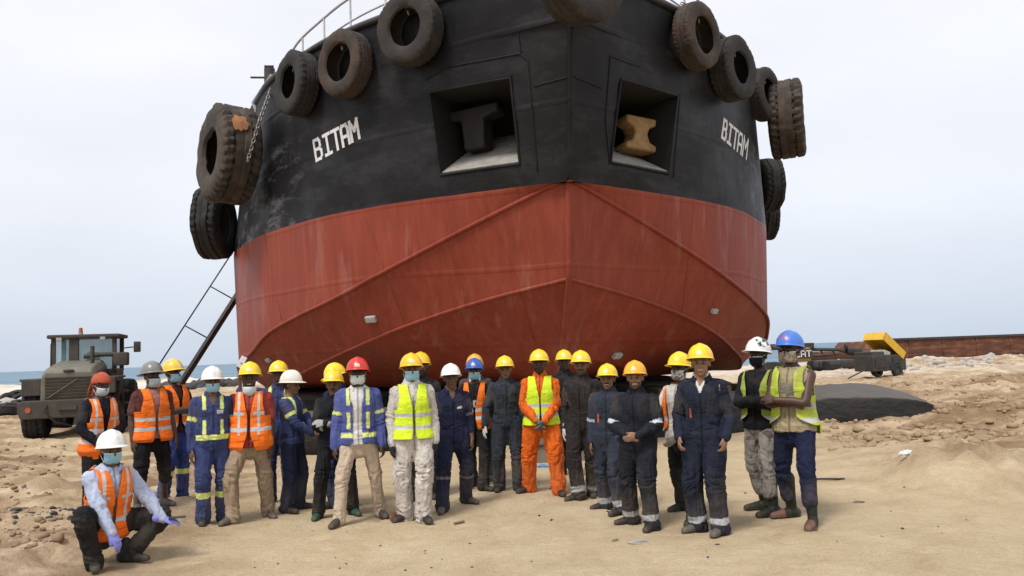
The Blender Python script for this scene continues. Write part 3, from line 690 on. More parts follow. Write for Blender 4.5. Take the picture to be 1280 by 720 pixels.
# hood: sloped, chamfered
hm = bmesh.new(); sec = lambda y, wz, zt: [(-.74, y, 1.05), (-.74, y, zt-.18), (-.60, y, zt), (.60, y, zt), (.74, y, zt-.18), (.74, y, 1.05)]
S = [sec(-.12, 0, 1.80), sec(.05, 0, 1.93), sec(1.7, 0, 2.12)]
vv = [[hm.verts.new(p) for p in s_] for s_ in S]
for a, b in zip(vv[:-1], vv[1:]):
    for i in range(5): hm.faces.new((a[i], a[i+1], b[i+1], b[i]))
hm.faces.new(vv[0][::-1]); hm.faces.new(vv[-1]); me = bpy.data.meshes.new('hood'); bmesh.ops.recalc_face_normals(hm, faces=hm.faces); hm.to_mesh(me); hm.free()
hd = obj('engine_hood', me, M_ldr, ld); bv = hd.modifiers.new('b', 'BEVEL'); bv.width = .04; bv.segments = 2
mb = MB()
for i in range(7): mb.box((0, -.14, 1.14+.085*i), (1.22, .05, .055), Matrix.Rotation(.35, 3, 'X'))
mb.build('grille', M_ldd, hd); MB().sphere((0, -.13, 1.84), .16, (1, .3, .25)).build('handle', M_ldd, hd, smooth='all')
mb = MB(); mb.tube([(-.55, -.19, 1.12), (.25, -.19, 1.62)], .012, 6); mb.build('scratch_bar', M_ldr, hd)
for s_ in (-1, 1):
    MB().box((s_*1.03, .75, 1.62), (.56, 1.5, .06), bev=.02).build('mudguard', M_ldd, ld); MB().box((s_*1.0, .05, 1.42), (.5, .22, .44), bev=.03).build('light_box', M_ldd, ld)
for s_ in (-1, 1):
    for z_ in (.84,): MB().cyl((s_*1.02, -.27, z_), (s_*1.02, -.23, z_), .075, n=18).build('tail_light', M_lampo, ld, smooth=40)
    MB().box((s_*.62, 1.62, 2.72), (.16, .08, .10), bev=.02).build('work_light', M_zn, ld)
mb = MB(); mb.tube([(-.5, -.2, 1.0), (-.6, -.36, .8), (-.3, -.34, .5), (.1, -.25, .4)], .025, 8); mb.build('hose', M_tyrek, ld, smooth='all')
MB().cyl((.45, .9, 2.0), (.45, .9, 2.5), .06, n=14).build('exhaust', M_ldd, ld, smooth=40)
MB().box((0, -.30, .88), (.5, .03, .14)).build('number_plate', M_ldd, ld)
for k_ in range(3): MB().box((1.12, 1.9+.0*k_, .5+.35*k_), (.4, .5, .05)).build('step', M_ldd, ld)
# cab: pillars, roof, glass
cx0, cx1, cy0, cy1, cz0, cz1 = -.86, 1.0, 1.75, 3.2, 1.75, 2.78
MB().box(((cx0+cx1)/2, (cy0+cy1)/2, 2.80), (cx1-cx0+.22, cy1-cy0+.3, .11), bev=.04).build('cab_roof', M_ldd, ld)
MB().box(((cx0+cx1)/2, (cy0+cy1)/2, 1.6), (cx1-cx0, cy1-cy0, .5), bev=.03).build('cab_base', M_ldd, ld)
for x in (cx0+.06, -.22, cx1-.06):
    for y in ((cy0, cy1) if x != -.22 else (cy0,)): MB().box((x, y, 2.28), (.28 if x == -.22 else .13, .1, 1.0), bev=.02).build('pillar', M_ldd, ld)
for y in (cy0+.02, cy1): MB().box(((cx0+cx1)/2, y, 2.3), (cx1-cx0-.1, .012, .9)).build('window', M_glass, ld)
MB().box((.2, 2.5, 2.1), (.4, .15, .5), bev=.06).build('driver_seat', M_ldd, ld)
MB().cyl((-.12, 2.2, 2.85), (-.12, 2.2, 2.93), .07, n=16).build('beacon_base', M_zn, ld, smooth=40); MB().cyl((-.12, 2.2, 2.93), (-.12, 2.2, 3.06), .065, .05, n=16).build('beacon', M_lampo, ld, smooth=40)
mb = MB(); mb.tube([(.1, 1.55, 2.22), (.5, 1.5, 2.26), (1.0, 1.5, 2.26)], .07, 10); mb.box((1.18, 1.5, 2.12), (.42, .4, .38), bev=.05); mb.build('air_cleaner', M_ldd, ld, smooth=40)
mb = MB(); mb.tube([(1.0, 3.0, 2.45), (1.35, 3.0, 2.48), (1.42, 3.0, 2.52)], .02, 6); mb.box((1.44, 3.0, 2.48), (.22, .06, .32), bev=.03); mb.build('mirror', M_ldd, ld, smooth=40)
mb = MB(); mb.tube([(-.86, 1.7, 1.5), (-.86, 1.7, 2.6), (-.74, 1.75, 2.66)], .018, 6); mb.build('grab_rail', M_ldd, ld, smooth='all')
MB().box((0, 4.2, .9), (1.3, 2.2, .6), bev=.05).build('front_frame', M_ldd, ld)
mb = MB()
for s_ in (-.45, .45): mb.tube([(s_, 3.4, 1.6), (s_, 4.6, 1.5), (s_, 5.6, .6)], .12, 6)
mb.build('lift_arm', M_ldr, ld); MB().prism([(5.5, .05), (6.6, .02), (6.6, .08), (5.9, .25), (5.6, 1.1), (5.5, 1.1)], -1.35, 1.35, 'x').build('bucket', M_ldd, ld)
# ------------------------------------------------------------------ machine with the yellow counterweight, far right
M_yel = simple('dirty yellow machine paint', (.26, .15, .035), .6, dirt=(.10, .06, .03), scale=5)
ep = aty(1000, 466, 45.); ex = empty('excavator', (ep[0], ep[1], gz(ep[0], ep[1])), R_(-4)); tag(ex, 'dark tracked excavator with yellow counterweight, seen past the men at the right', 'excavator')
MB().box((-.25, 0, .98), (1.55, 1.2, .80), bev=.12).build('counterweight', M_yel, ex)
MB().box((-.3, 1.2, 1.45), (2.4, 2.4, .35), bev=.06).build('engine_deck', M_blk, ex)
MB().box((-.2, 1.6, 1.72), (.9, 1.2, .45), bev=.06).build('cab', M_blk, ex)
MB().box((.08, -.61, 1.02), (1.0, .03, .5)).build('badge_plate', M_blk, ex)
GL['C'] = [[(.9, 1), (.2, 1), (.05, .85), (.05, .15), (.2, 0), (.9, 0)]]
mb = MB()
for i, ch in enumerate('CAT'):
    for strk in GL[ch]:
        for a, b in zip(strk[:-1], strk[1:]):
            A_ = Vector((-.34+.30*i+a[0]*.24, -.635, .86+a[1]*.32)); B_ = Vector((-.34+.30*i+b[0]*.24, -.635, .86+b[1]*.32)); dd_ = B_-A_
            mb.box((A_+B_)/2, (dd_.length+.04, .012, .055), Matrix.Rotation(-math.atan2(dd_.z, dd_.x), 3, 'Y'))
mb.build('lettering', M_white, ex)
for s_ in (-.9, 1.6):
    MB().prism([(-1.2, .12), (-.9, 0), (2.8, 0), (3.1, .12), (3.1, .4), (2.8, .55), (-.9, .55), (-1.2, .4)], s_-.3, s_+.3, 'x').build('track', M_tyrek, ex, bev=.04)
mb = MB()
for a, b, r in (((.8, .3, 1.25), (2.2, .2, 1.18), .11), ((2.2, .2, 1.18), (3.3, .2, .85), .10), ((.7, .3, .85), (2.4, .2, .95), .06), ((1.3, .3, 1.2), (1.5, .3, .8), .05), ((1.9, .2, 1.2), (2.1, .2, .85), .05)): mb.tube([a, b], r, 6)
mb.build('boom', M_blk, ex); MB().cyl((2.7, .1, 1.05), (3.5, .1, 1.0), .2, n=16).cyl((2.6, .1, 1.3), (2.72, .1, 1.3), .17, n=12).build('hydraulic_breaker', M_tyrek, ex, smooth=40)
MB().box((2.2, .6, .35), (2.2, 1.2, .5), bev=.15).build('undercarriage', M_blk, ex)
# ------------------------------------------------------------------ compressor trailer
M_cmp = simple('dusty charcoal compressor paint', (.030, .031, .033), .6, dirt=(.09, .075, .06), scale=5)
M_yel2 = simple('bright yellow hood paint', (.72, .44, .025), .45, dirt=(.42, .24, .03), scale=5)
q = aty(1102, 474, 35.); cm = empty('compressor_trailer', (q[0], q[1], gz(q[0], q[1])), R_(24)); cm.scale = (.95, .95, 1); tag(cm, 'towable air compressor with its yellow hood tipped open on the right sand', 'air compressor')
MB().box((-.02, 0, .62), (2.1, 1.1, .70), bev=.05).build('housing', M_cmp, cm); MB().box((-.62, -.57, .62), (.7, .03, .4), bev=.01).build('side_door', M_blk, cm); MB().box((.42, -.575, .74), (.55, .03, .22), bev=.01).build('control_panel', M_blk, cm)
MB().box((-.68, 0, .98), (.75, 1.05, .28), bev=.03).build('engine_block', M_cmp, cm)
MB().box((-.1, -.1, .98), (.4, .8, .34), Matrix.Rotation(.3, 3, 'Y'), bev=.04).build('radiator', M_zn, cm)
cw = tyre_mesh(.27, .18, .5, nl=30, seg=60); cw.materials.append(M_tyrek)
for x, y in ((.32, -.58), (.32, .58)):
    wo = obj('wheel', cw, None, cm, (x, y, .28)); wo.rotation_euler = (0, 0, math.pi/2); MB().cyl((-.06, 0, 0), (.06, 0, 0), .15, n=16).build('rim', M_cmp, wo, smooth=40)
for x in (-.55,): 
    wo = obj('wheel', cw, None, cm, (x, -.3, .28)); wo.rotation_euler = (0, 0, math.pi/2)
mb = MB(); mb.tube([(.02, -.62, .30), (.06, -.62, .52), (.2, -.62, .62), (.45, -.62, .62), (.58, -.62, .52), (.62, -.62, .30)], .022, 6); mb.build('mudguard', M_cmp, cm)
mb = MB(); mb.tube([(-.9, 0, .45), (-1.1, -.04, .33), (-2.4, -.3, .04)], .03, 6); mb.build('drawbar', M_cmp, cm); mb = MB(); mb.tube([(.95, 0, .45), (1.33, 0, .40), (1.4, 0, .02)], .03, 6); mb.build('prop_stand', M_cmp, cm)
mb = MB(); mb.tube([(.12, .2, .85), (.15, .2, 1.15), (.28, .2, 1.22), (.42, .2, 1.15), (.45, .2, .85)], .035, 8); mb.build('lifting_hoop', M_white, cm, smooth='all')
hb = MB(); t_ = .03
hb.box((-.75, 0, .17), (1.5, 1.15, t_)); hb.box((-.75, -.56, 0), (1.5, t_, .36)); hb.box((-.75, .56, 0), (1.5, t_, .36)); hb.box((-1.49, 0, -.02), (t_, 1.15, .38)); hb.box((0, 0, 0), (t_, 1.15, .36))
ho = hb.build('hood', M_yel2, cm, (.92, 0, .90)); ho.rotation_euler = (0, R_(37), 0)
# ------------------------------------------------------------------ rusty barge
M_rust, n_, b_, l_ = node_mat('rusty barge plate'); t_ = n_.nodes.new('ShaderNodeTexCoord'); sp_ = n_.nodes.new('ShaderNodeSeparateXYZ'); l_(t_.outputs['Object'], sp_.inputs[0])
nz_ = noise(n_, mapping(n_, t_.outputs['Object'], (.6, 1, 2.2)), 1.3, 8, .7); r_ = ramp(n_, [(.3, (.035, .018, .012)), (.5, (.10, .036, .020)), (.62, (.19, .075, .035)), (.74, (.30, .15, .08))]); l_(nz_.outputs[0], r_.inputs[0]); l_(r_.outputs[0], b_.inputs['Base Color']); b_.inputs['Roughness'].default_value = .9; bump(n_, nz_.outputs[0], b_, .6, .08)
A_ = aty(1122, 457, 57.); ba = empty('barge', (A_[0], A_[1], gz(A_[0], A_[1])-.05), R_(3)); tag(ba, 'long low rusty barge beached at the water edge on the right', 'barge')
mb = MB(); mb.prism([(-3.2, .55), (-2.6, 0), (46, 0), (46, 1.62), (0, 1.5), (-.6, .8), (-3.2, .8)], 0, 9); mb.build('barge_hull', M_rust, ba, bev=.04)
MB().box((23, -.04, 1.58), (46.4, .14, .16)).build('rubbing_strake', M_blk, ba)
mb = MB()
for i in range(18): mb.box((1+2.5*i, -.03, .75), (.09, .08, 1.4))
mb.build('side_ribs', M_rust, ba, ); MB().box((22, -.05, .1), (48, .1, .12)).build('bilge_strip', M_blk, ba)
# ------------------------------------------------------------------ old tyres on the left shore
tm2 = tyre_mesh(.55, .34, .55, seg=60); tm2.materials.append(M_tyrek)
rng = np.random.RandomState(3)
spots = [(6, 505, 36, .2), (16, 509, 34, .1), (3, 515, 31, .3), (24, 500, 38, .6), (12, 498, 40, .9), (31, 506, 35, .15), (20, 493, 44, .5), (5, 495, 43, .2), (36, 497, 41, .3)]
labs = ['lying flat at the left edge', 'lying among the first pale stones', 'nearest the left edge of the photo', 'half upright behind the loader', 'leaning on its rim far left', 'just left of the loader wheel', 'farthest back in the tyre heap', 'behind the flat one at the left edge', 'close beside the loader counterweight']
for (px, py, Y, tl), lb in zip(spots, labs):
    p = aty(px, py, Y); o = bpy.data.objects.new('old_tyre', tm2); COL.objects.link(o); o.location = (p[0], p[1], gz(p[0], p[1])+.15+tl*.4)
    o.rotation_euler = (rng.rand()*6, R_(90)-tl*1.2, rng.rand()*6); tag(o, 'discarded black tyre '+lb, 'tyre', 'discarded tyres heaped on the left sand')
# pale and dark rocks along the left shore: nobody could count them
def rocks(name, boxes, mat, label, n, size, seed, cat):
    rng = np.random.RandomState(seed); bm = bmesh.new(); bmesh.ops.create_icosphere(bm, subdivisions=1, radius=1)
    bv_ = np.array([tuple(v.co) for v in bm.verts]); bf = np.array([[v.index for v in f.verts] for f in bm.faces]); bm.free()
    (x0, x1), (y0, y1), (d0, d1) = boxes; px = x0+(x1-x0)*rng.rand(n); yy = d0+(d1-d0)*rng.rand(n)**1.3
    X_ = (px-640)/F*yy; s_ = size*(.35+rng.rand(n)**3*1.9); Z_ = gh(X_, yy)+s_*.12; an = rng.rand(n)*6.28; sc = np.stack([1+.6*rng.rand(n), .75+.3*rng.rand(n), .45+.35*rng.rand(n)], 1)
    V = bv_[None]*sc[:, None]*s_[:, None, None]+rng.randn(n, len(bv_), 3)*(s_*.13)[:, None, None]
    c, q = np.cos(an)[:, None], np.sin(an)[:, None]; V = np.stack([V[..., 0]*c-V[..., 1]*q+X_[:, None], V[..., 0]*q+V[..., 1]*c+yy[:, None], V[..., 2]+Z_[:, None]], -1)
    Fq = (bf[None]+np.arange(n)[:, None, None]*len(bv_)).reshape(-1, 3)
    o = obj(name, np_mesh(name, V.reshape(-1, 3), Fq, False), mat); tag(o, label, cat, kind='stuff'); return o
M_rk = simple('dark shore rocks', (.03, .032, .034), .85, dirt=(.09, .08, .07), scale=3); M_rkp = simple('pale shore rocks', (.42, .40, .37), .9, dirt=(.2, .17, .14), scale=3)
rocks('dark_rocks', ((205, 300), (480, 488), (52, 60)), M_rk, 'low dark heap of rocks by the water left of the ship', 260, .38, 5, 'rocks')
rocks('pale_rocks', ((-30, 70), (490, 510), (34, 50)), M_rkp, 'pale stones scattered around the old tyres', 160, .28, 6, 'rocks')
rocks('pale_pebbles', ((1040, 1400), (455, 470), (40, 54)), M_rkp, 'pale stones along the sand crest below the barge', 260, .16, 8, 'rocks')
rocks('sand_clods', ((1020, 1400), (478, 560), (13, 27)), simple('damp sand clod', (.34, .24, .15), .95, dirt=(.2, .13, .08), scale=6), 'crumbled clods of damp sand on the churned ground to the right', 2600, .042, 9, 'sand clods')
rocks('sand_crumbs', ((-300, 80), (540, 700), (7.5, 20)), simple('dark sand crumbs', (.27, .18, .11), .95, dirt=(.16, .10, .06), scale=6), 'crumbled clods of sand on the churned ground to the left', 2600, .026, 10, 'sand clods')
# ------------------------------------------------------------------ litter
M_pl = simple('crumpled white plastic', (.62, .63, .66), .4, dirt=(.35, .34, .33), scale=20); M_bl = simple('clear blue plastic', (.10, .22, .42), .3, dirt=(.4, .5, .6), scale=25)
def lump(name, px, py, size, mat, label, cat, seed=1, rz=0):
    p = G(px, py); bm = bmesh.new(); bmesh.ops.create_icosphere(bm, subdivisions=3, radius=1)
    for v in bm.verts:
        q = np.array(v.co); k = 1+.35*float(fbm(q*2.2+seed*7, 3)); v.co = Vector((q[0]*size[0]*k, q[1]*size[1]*k, max(q[2]*size[2]*k, -size[2]*.3)))
    me = bpy.data.meshes.new(name); bm.to_mesh(me); bm.free(); o = obj(name, me, mat, None, (p[0], p[1], p[2]+size[2]*.25)); o.rotation_euler = (0, 0, rz); me.polygons.foreach_set('use_smooth', np.ones(len(me.polygons), bool)); me.set_sharp_from_angle(angle=R_(25)); return tag(o, label, cat)
lump('plastic_wrapper', 1137, 590, (.14, .05, .05), M_pl, 'crumpled white plastic wrapper on the sand beside the mound', 'litter', 2, .3)
lump('crushed_bottle', 681, 584, (.10, .05, .04), M_bl, 'crushed bluish plastic bottle on the sand behind the man in orange coveralls', 'bottle', 3)
lump('rag', 800, 679, (.10, .035, .02), simple('grey rag', (.35, .33, .31), .9), 'small pale rag on the sand in front of the men at right', 'rag', 5)
lump('wood_chip', 1074, 628, (.06, .035, .015), M_wood, 'oval brown chip of wood on the open sand right of the booted men', 'wood chip', 6)
lump('bark_scrap', 769, 676, (.05, .02, .012), M_wood, 'short dark scrap of bark just left of the pale rag', 'wood scrap', 7, .8)
p = G(574, 655); tag(MB().cyl((-.05, -.03, .015), (.05, .04, .02), .014, n=8).build('twig', M_wood, None, p), 'short broken twig on bare sand in front of the navy coveralls', 'twig')
p = G(491, 651); tag(MB().cyl((0, 0, 0), (.02, 0, .075), .035, .03, n=14).build('brown_stub', simple('brick brown stub', (.17, .055, .03), .7), None, p), 'brick brown stub standing on the sand by the black shoes', 'stub')
p = G(1030, 601); mb = MB(); mb.tube([(-.26, 0, .02), (-.05, -.02, .03), (.25, -.04, .02)], .014, 6); tag(mb.build('stick', M_blk, None, p, smooth='all'), 'thin black stick lying right of the rubber boots', 'stick')
rocks('dark_shards', ((20, 95), (630, 642), (9.3, 10.1)), M_rk, 'strip of dark broken shards lying on the left sand', 110, .022, 12, 'debris')
rocks('small_pebbles', ((280, 1350), (600, 715), (6.7, 11)), M_rk, 'few dark pebbles and crumbs strewn over the trodden sand', 150, .008, 13, 'pebbles')
# ------------------------------------------------------------------ people
def basis(T, hint):
    T = T/np.linalg.norm(T); A = hint-T*(hint@T); A /= np.linalg.norm(A)+1e-9; return T, A, np.cross(T, A)
def loft(pts, ra, rb=None, hint=(1, 0, 0), n=20, sub=6, cap=True, power=1.0):
    """closed elliptical tube through pts (catmull-rom), radii ra along hint, rb across"""
    P = np.array(pts, float); ra = np.array(ra, float); rb = ra if rb is None else np.array(rb, float)
    m = len(P)
    if m > 2:
        Q = np.vstack([2*P[0]-P[1], P, 2*P[-1]-P[-2]]); O = []; A_ = []; B_ = []
        for i in range(m-1):
            for k in range(sub):
                t = k/sub; p0, p1, p2, p3 = Q[i:i+4]
                O.append(.5*((2*p1)+(-p0+p2)*t+(2*p0-5*p1+4*p2-p3)*t*t+(-p0+3*p1-3*p2+p3)*t**3)); A_.append(ra[i]*(1-t)+ra[i+1]*t); B_.append(rb[i]*(1-t)+rb[i+1]*t)
        O.append(P[-1]); A_.append(ra[-1]); B_.append(rb[-1]); P = np.array(O); ra = np.array(A_); rb = np.array(B_)
    T = np.gradient(P, axis=0); h = np.array(hint, float)
    ang = np.arange(n)*2*math.pi/n; V = []
    def ring(c, t, a, b):
        nonlocal h
        t, A, B = basis(t, h); h = A
        cs, sn = np.cos(ang), np.sin(ang)
        if power != 1: cs = np.sign(cs)*np.abs(cs)**power; sn = np.sign(sn)*np.abs(sn)**power
        V.append(c+np.outer(cs*a, A)+np.outer(sn*b, B))
    t0 = T[0]/np.linalg.norm(T[0]); t1 = T[-1]/np.linalg.norm(T[-1])
    if cap:
        for a in (80, 55, 28): r = math.cos(R_(a)); ring(P[0]-t0*min(ra[0], rb[0])*math.sin(R_(a)), T[0], ra[0]*r, rb[0]*r)
    for i in range(len(P)): ring(P[i], T[i], ra[i], rb[i])
    if cap:
        for a in (28, 55, 80): r = math.cos(R_(a)); ring(P[-1]+t1*min(ra[-1], rb[-1])*math.sin(R_(a)), T[-1], ra[-1]*r, rb[-1]*r)
    K = len(V); V = np.concatenate(V); i = (np.arange(K-1)[:, None]*n+np.arange(n)[None]); j = np.roll(i, -1, 1)
    Fq = [tuple(f) for f in np.stack([i, j, j+n, i+n], -1).reshape(-1, 4).tolist()]
    Fq += [tuple(range(n))[::-1], tuple(range((K-1)*n, K*n))]
    return V, Fq
def ell(c, r, rot=None, n=16):
    th = np.linspace(0, math.pi, n//2+2)[1:-1]; ph = np.arange(n)*2*math.pi/n
    V = np.array([[math.sin(t)*math.cos(p), math.sin(t)*math.sin(p), math.cos(t)] for t in th for p in ph]+[[0, 0, 1], [0, 0, -1]])
    V = V*np.array(r)
    if rot is not None: V = V@rot.T
    V = V+np.array(c); K = len(th); Fq = []
    for i in range(K-1):
        for k in range(n): Fq.append((i*n+k, (i+1)*n+k, (i+1)*n+(k+1) % n, i*n+(k+1) % n))
    for k in range(n): Fq.append((K*n, k, (k+1) % n)); Fq.append((K*n+1, (K-1)*n+(k+1) % n, (K-1)*n+k))
    return V, Fq
def merge(parts):
    V = []; Fq = []; o = 0
    for v, f in parts: V.append(v); Fq += [tuple(i+o for i in q) for q in f]; o += len(v)
    return np.concatenate(V), Fq

def remesh(parts, vox, smooth=2):
    V, Fq = merge(parts); me = bpy.data.meshes.new('t'); me.from_pydata(V.tolist(), [], Fq); me.update()
    bm = bmesh.new(); bm.from_mesh(me); bmesh.ops.recalc_face_normals(bm, faces=bm.faces); bm.to_mesh(me); bm.free()
    o = bpy.data.objects.new('t', me); COL.objects.link(o)
    m = o.modifiers.new('r', 'REMESH'); m.mode = 'VOXEL'; m.voxel_size = vox; m.adaptivity = 0
    dg = bpy.context.evaluated_depsgraph_get(); ev = o.evaluated_get(dg); r = ev.to_mesh()
    nv = len(r.vertices); co = np.zeros(nv*3, np.float32); r.vertices.foreach_get('co', co); co = co.reshape(-1, 3).astype(float)
    nf = len(r.polygons); lv = np.zeros(len(r.loops), np.int32); r.loops.foreach_get('vertex_index', lv)
    lt = np.zeros(nf, np.int32); r.polygons.foreach_get('loop_total', lt)
    if (lt == 4).all(): Q = lv.reshape(-1, 4)
    else:
        ls = np.zeros(nf, np.int32); r.polygons.foreach_get('loop_start', ls); Q = np.stack([lv[ls], lv[ls+1], lv[ls+2], lv[ls+np.minimum(3, lt-1)]], 1)
    ev.to_mesh_clear(); bpy.data.objects.remove(o); bpy.data.meshes.remove(me)
    for _ in range(smooth):
        e = np.concatenate([Q[:, [0, 1]], Q[:, [1, 2]], Q[:, [2, 3]], Q[:, [3, 0]]]); S = np.zeros_like(co); c = np.zeros(len(co))
        for k in range(3): S[:, k] = np.bincount(e[:, 0], co[e[:, 1], k], len(co))+np.bincount(e[:, 1], co[e[:, 0], k], len(co))
        c = np.bincount(e[:, 0], minlength=len(co))+np.bincount(e[:, 1], minlength=len(co)); co = co*.4+.6*S/np.maximum(c, 1)[:, None]
    return co, Q
def vnormals(V, Q):
    n = np.cross(V[Q[:, 2]]-V[Q[:, 0]], V[Q[:, 3]]-V[Q[:, 1]]); N = np.zeros_like(V)
    for k in range(4):
        for a in range(3): N[:, a] += np.bincount(Q[:, k], n[:, a], len(V))
    return N/(np.linalg.norm(N, axis=1, keepdims=True)+1e-9)
def colmesh(name, V, Q, C, mat, parent, drop=None, solid=0):
    if drop is not None:
        Q = Q[~drop[Q].any(1)]; e = np.concatenate([Q[:, [0, 1]], Q[:, [1, 2]], Q[:, [2, 3]], Q[:, [3, 0]]]); key = np.sort(e, 1); key = key[:, 0].astype(np.int64)*len(V)+key[:, 1]
        _, inv, cnt = np.unique(key, return_inverse=True, return_counts=True); be = e[cnt[inv.ravel()] == 1]; V = V.copy()
        for _ in range(10):
            S = np.zeros_like(V); c = np.bincount(be[:, 0], minlength=len(V))+np.bincount(be[:, 1], minlength=len(V))
            for a in range(3): S[:, a] = np.bincount(be[:, 0], V[be[:, 1], a], len(V))+np.bincount(be[:, 1], V[be[:, 0], a], len(V))
            m = c > 0; V[m] = .5*V[m]+.5*S[m]/c[m][:, None]
    us = np.zeros(len(V), bool); us[Q.ravel()] = True; mp_ = np.cumsum(us)-1; V = V[us]; C = C[us]; Q = mp_[Q]
    me = np_mesh(name, V, Q); a = me.color_attributes.new('Col', 'FLOAT_COLOR', 'POINT'); a.data.foreach_set('color', np.hstack([C, np.ones((len(C), 1))]).astype(np.float32).ravel())
    o = obj(name, me, mat, parent)
    if solid: sm = o.modifiers.new('t', 'SOLIDIFY'); sm.thickness = solid; sm.offset = 1
    return o
def cloth_mat(name, rough, var, bs, spec=.2, sheen=0):
    m, n, b, l = node_mat(name); a = n.nodes.new('ShaderNodeAttribute'); a.attribute_name = 'Col'; t = n.nodes.new('ShaderNodeTexCoord')
    n1 = noise(n, t.outputs['Object'], 7, 6, .7); r1 = ramp(n, [(.3, (1-var,)*3), (.7, (1+var,)*3)]); l(n1.outputs[0], r1.inputs[0])
    c = mixc(n, 1, a.outputs['Color'], r1.outputs[0], 'MULTIPLY'); l(c.outputs[0], b.inputs['Base Color']); b.inputs['Roughness'].default_value = rough; b.inputs['Specular IOR Level'].default_value = spec
    if bs:
        n2 = noise(n, t.outputs['Object'], 16, 7, .62, 1.2); bump(n, n2.outputs[0], b, bs, .03)
    return m
M_cloth = cloth_mat('work cloth', .88, .22, .5); M_skin = cloth_mat('skin', .48, .10, .12, .35); M_vest = cloth_mat('vest fabric', .8, .10, .35); M_hat = cloth_mat('hard hat shell', .32, .07, 0, .5); M_boot = cloth_mat('boot leather', .6, .35, .4, .3); M_mask = cloth_mat('mask fabric', .85, .05, .15); M_glove = cloth_mat('glove fabric', .85, .2, .3)
def obj_colour_fix(): pass
def rotz(a): c, s = math.cos(a), math.sin(a); return np.array([[c, -s, 0], [s, c, 0], [0, 0, 1.]])
def rotx(a): c, s = math.cos(a), math.sin(a); return np.array([[1, 0, 0], [0, c, -s], [0, s, c]])
def roty(a): c, s = math.cos(a), math.sin(a); return np.array([[c, 0, s], [0, 1, 0], [-s, 0, c]])
def ik(a, c, l1, l2, pole):
    d = c-a; L_ = np.linalg.norm(d); mx = (l1+l2)*.998
    if L_ > mx: c = a+d/L_*mx; d = c-a; L_ = mx
    L_ = max(L_, abs(l1-l2)+.02); x = (l1*l1-l2*l2+L_*L_)/(2*L_); h = math.sqrt(max(l1*l1-x*x, 0)); u = d/np.linalg.norm(d)
    p = pole-u*(pole@u); p /= np.linalg.norm(p)+1e-9
    return a+u*x+p*h, a+u*L_
PV = np.array([-.13, -.07, 0, .08, .17, .26, .34, .41, .455, .495, .53, .556, .60])
PW = np.array([.130, .170, .172, .158, .150, .160, .172, .178, .176, .152, .110, .074, .060])
PD = np.array([.090, .118, .120, .108, .102, .110, .120, .116, .104, .086, .072, .064, .058])
PY = np.array([.0, .0, .0, -.004, -.006, -.006, -.002, .006, .012, .018, .020, .018, .010])
BLK = (.012, .012, .013); NAVY = (.012, .016, .038)
SILV = (.50, .51, .52); YREF = (.62, .68, .20)
ORG = (.86, .17, .015); LIME = (.62, .80, .03)
def boot_mesh(tall, col, sole, toe=None, shin=(0, .01, 1)):
    """one boot, toe towards -y, ankle over the origin"""
    ps = [loft([(0, .075, .045), (0, .03, .05), (0, -.05, .045), (0, -.12, .036), (0, -.175, .030)], [.036, .040, .044, .046, .036], [.045, .050, .045, .036, .030], hint=(1, 0, 0), n=18)]
    sv = np.array(shin, float); sv /= np.linalg.norm(sv); a0 = np.array([0, .02, .10])
    ps.append(loft([(0, .03, .05), a0, a0+sv*(.07 if not tall else .12)]+([a0+sv*.29] if tall else []), [.046, .044, .048 if not tall else .052]+([.070] if tall else []), [.052, .048, .050 if not tall else .056]+([.075] if tall else []), n=18))
    V, Q = remesh(ps, .009, 2)
    V[:, 2] = np.maximum(V[:, 2], .002)
    so_ = V[:, 2] < .022; n = vnormals(V, Q); V[so_, :2] += n[so_, :2]*.007
    C = np.tile(np.array(col, float), (len(V), 1)); C[so_] = sole
    if toe is not None: C[(V[:, 1] < -.06)] = toe
    f = sstep(.18, 0, V[:, 2])[:, None]*.28*np.clip(.6+fbm(V*9, 3), 0, 1)[:, None]; C = C*(1-f)+np.array((.20, .15, .10))*f
    me = np_mesh('boot', V, Q); a = me.color_attributes.new('Col', 'FLOAT_COLOR', 'POINT'); a.data.foreach_set('color', np.hstack([C, np.ones((len(C), 1))]).astype(np.float32).ravel()); me.materials.append(M_boot); return me
BOOT = {'black': boot_mesh(False, (.020, .019, .018), (.02, .018, .016)), 'green': boot_mesh(False, (.020, .075, .045), (.02, .04, .03)), 'grey': boot_mesh(False, (.09, .08, .07), (.04, .035, .03)),
        'rubber': None, 'rubberbrown': None, 'shoe': boot_mesh(False, (.05, .04, .035), (.02, .02, .018))}
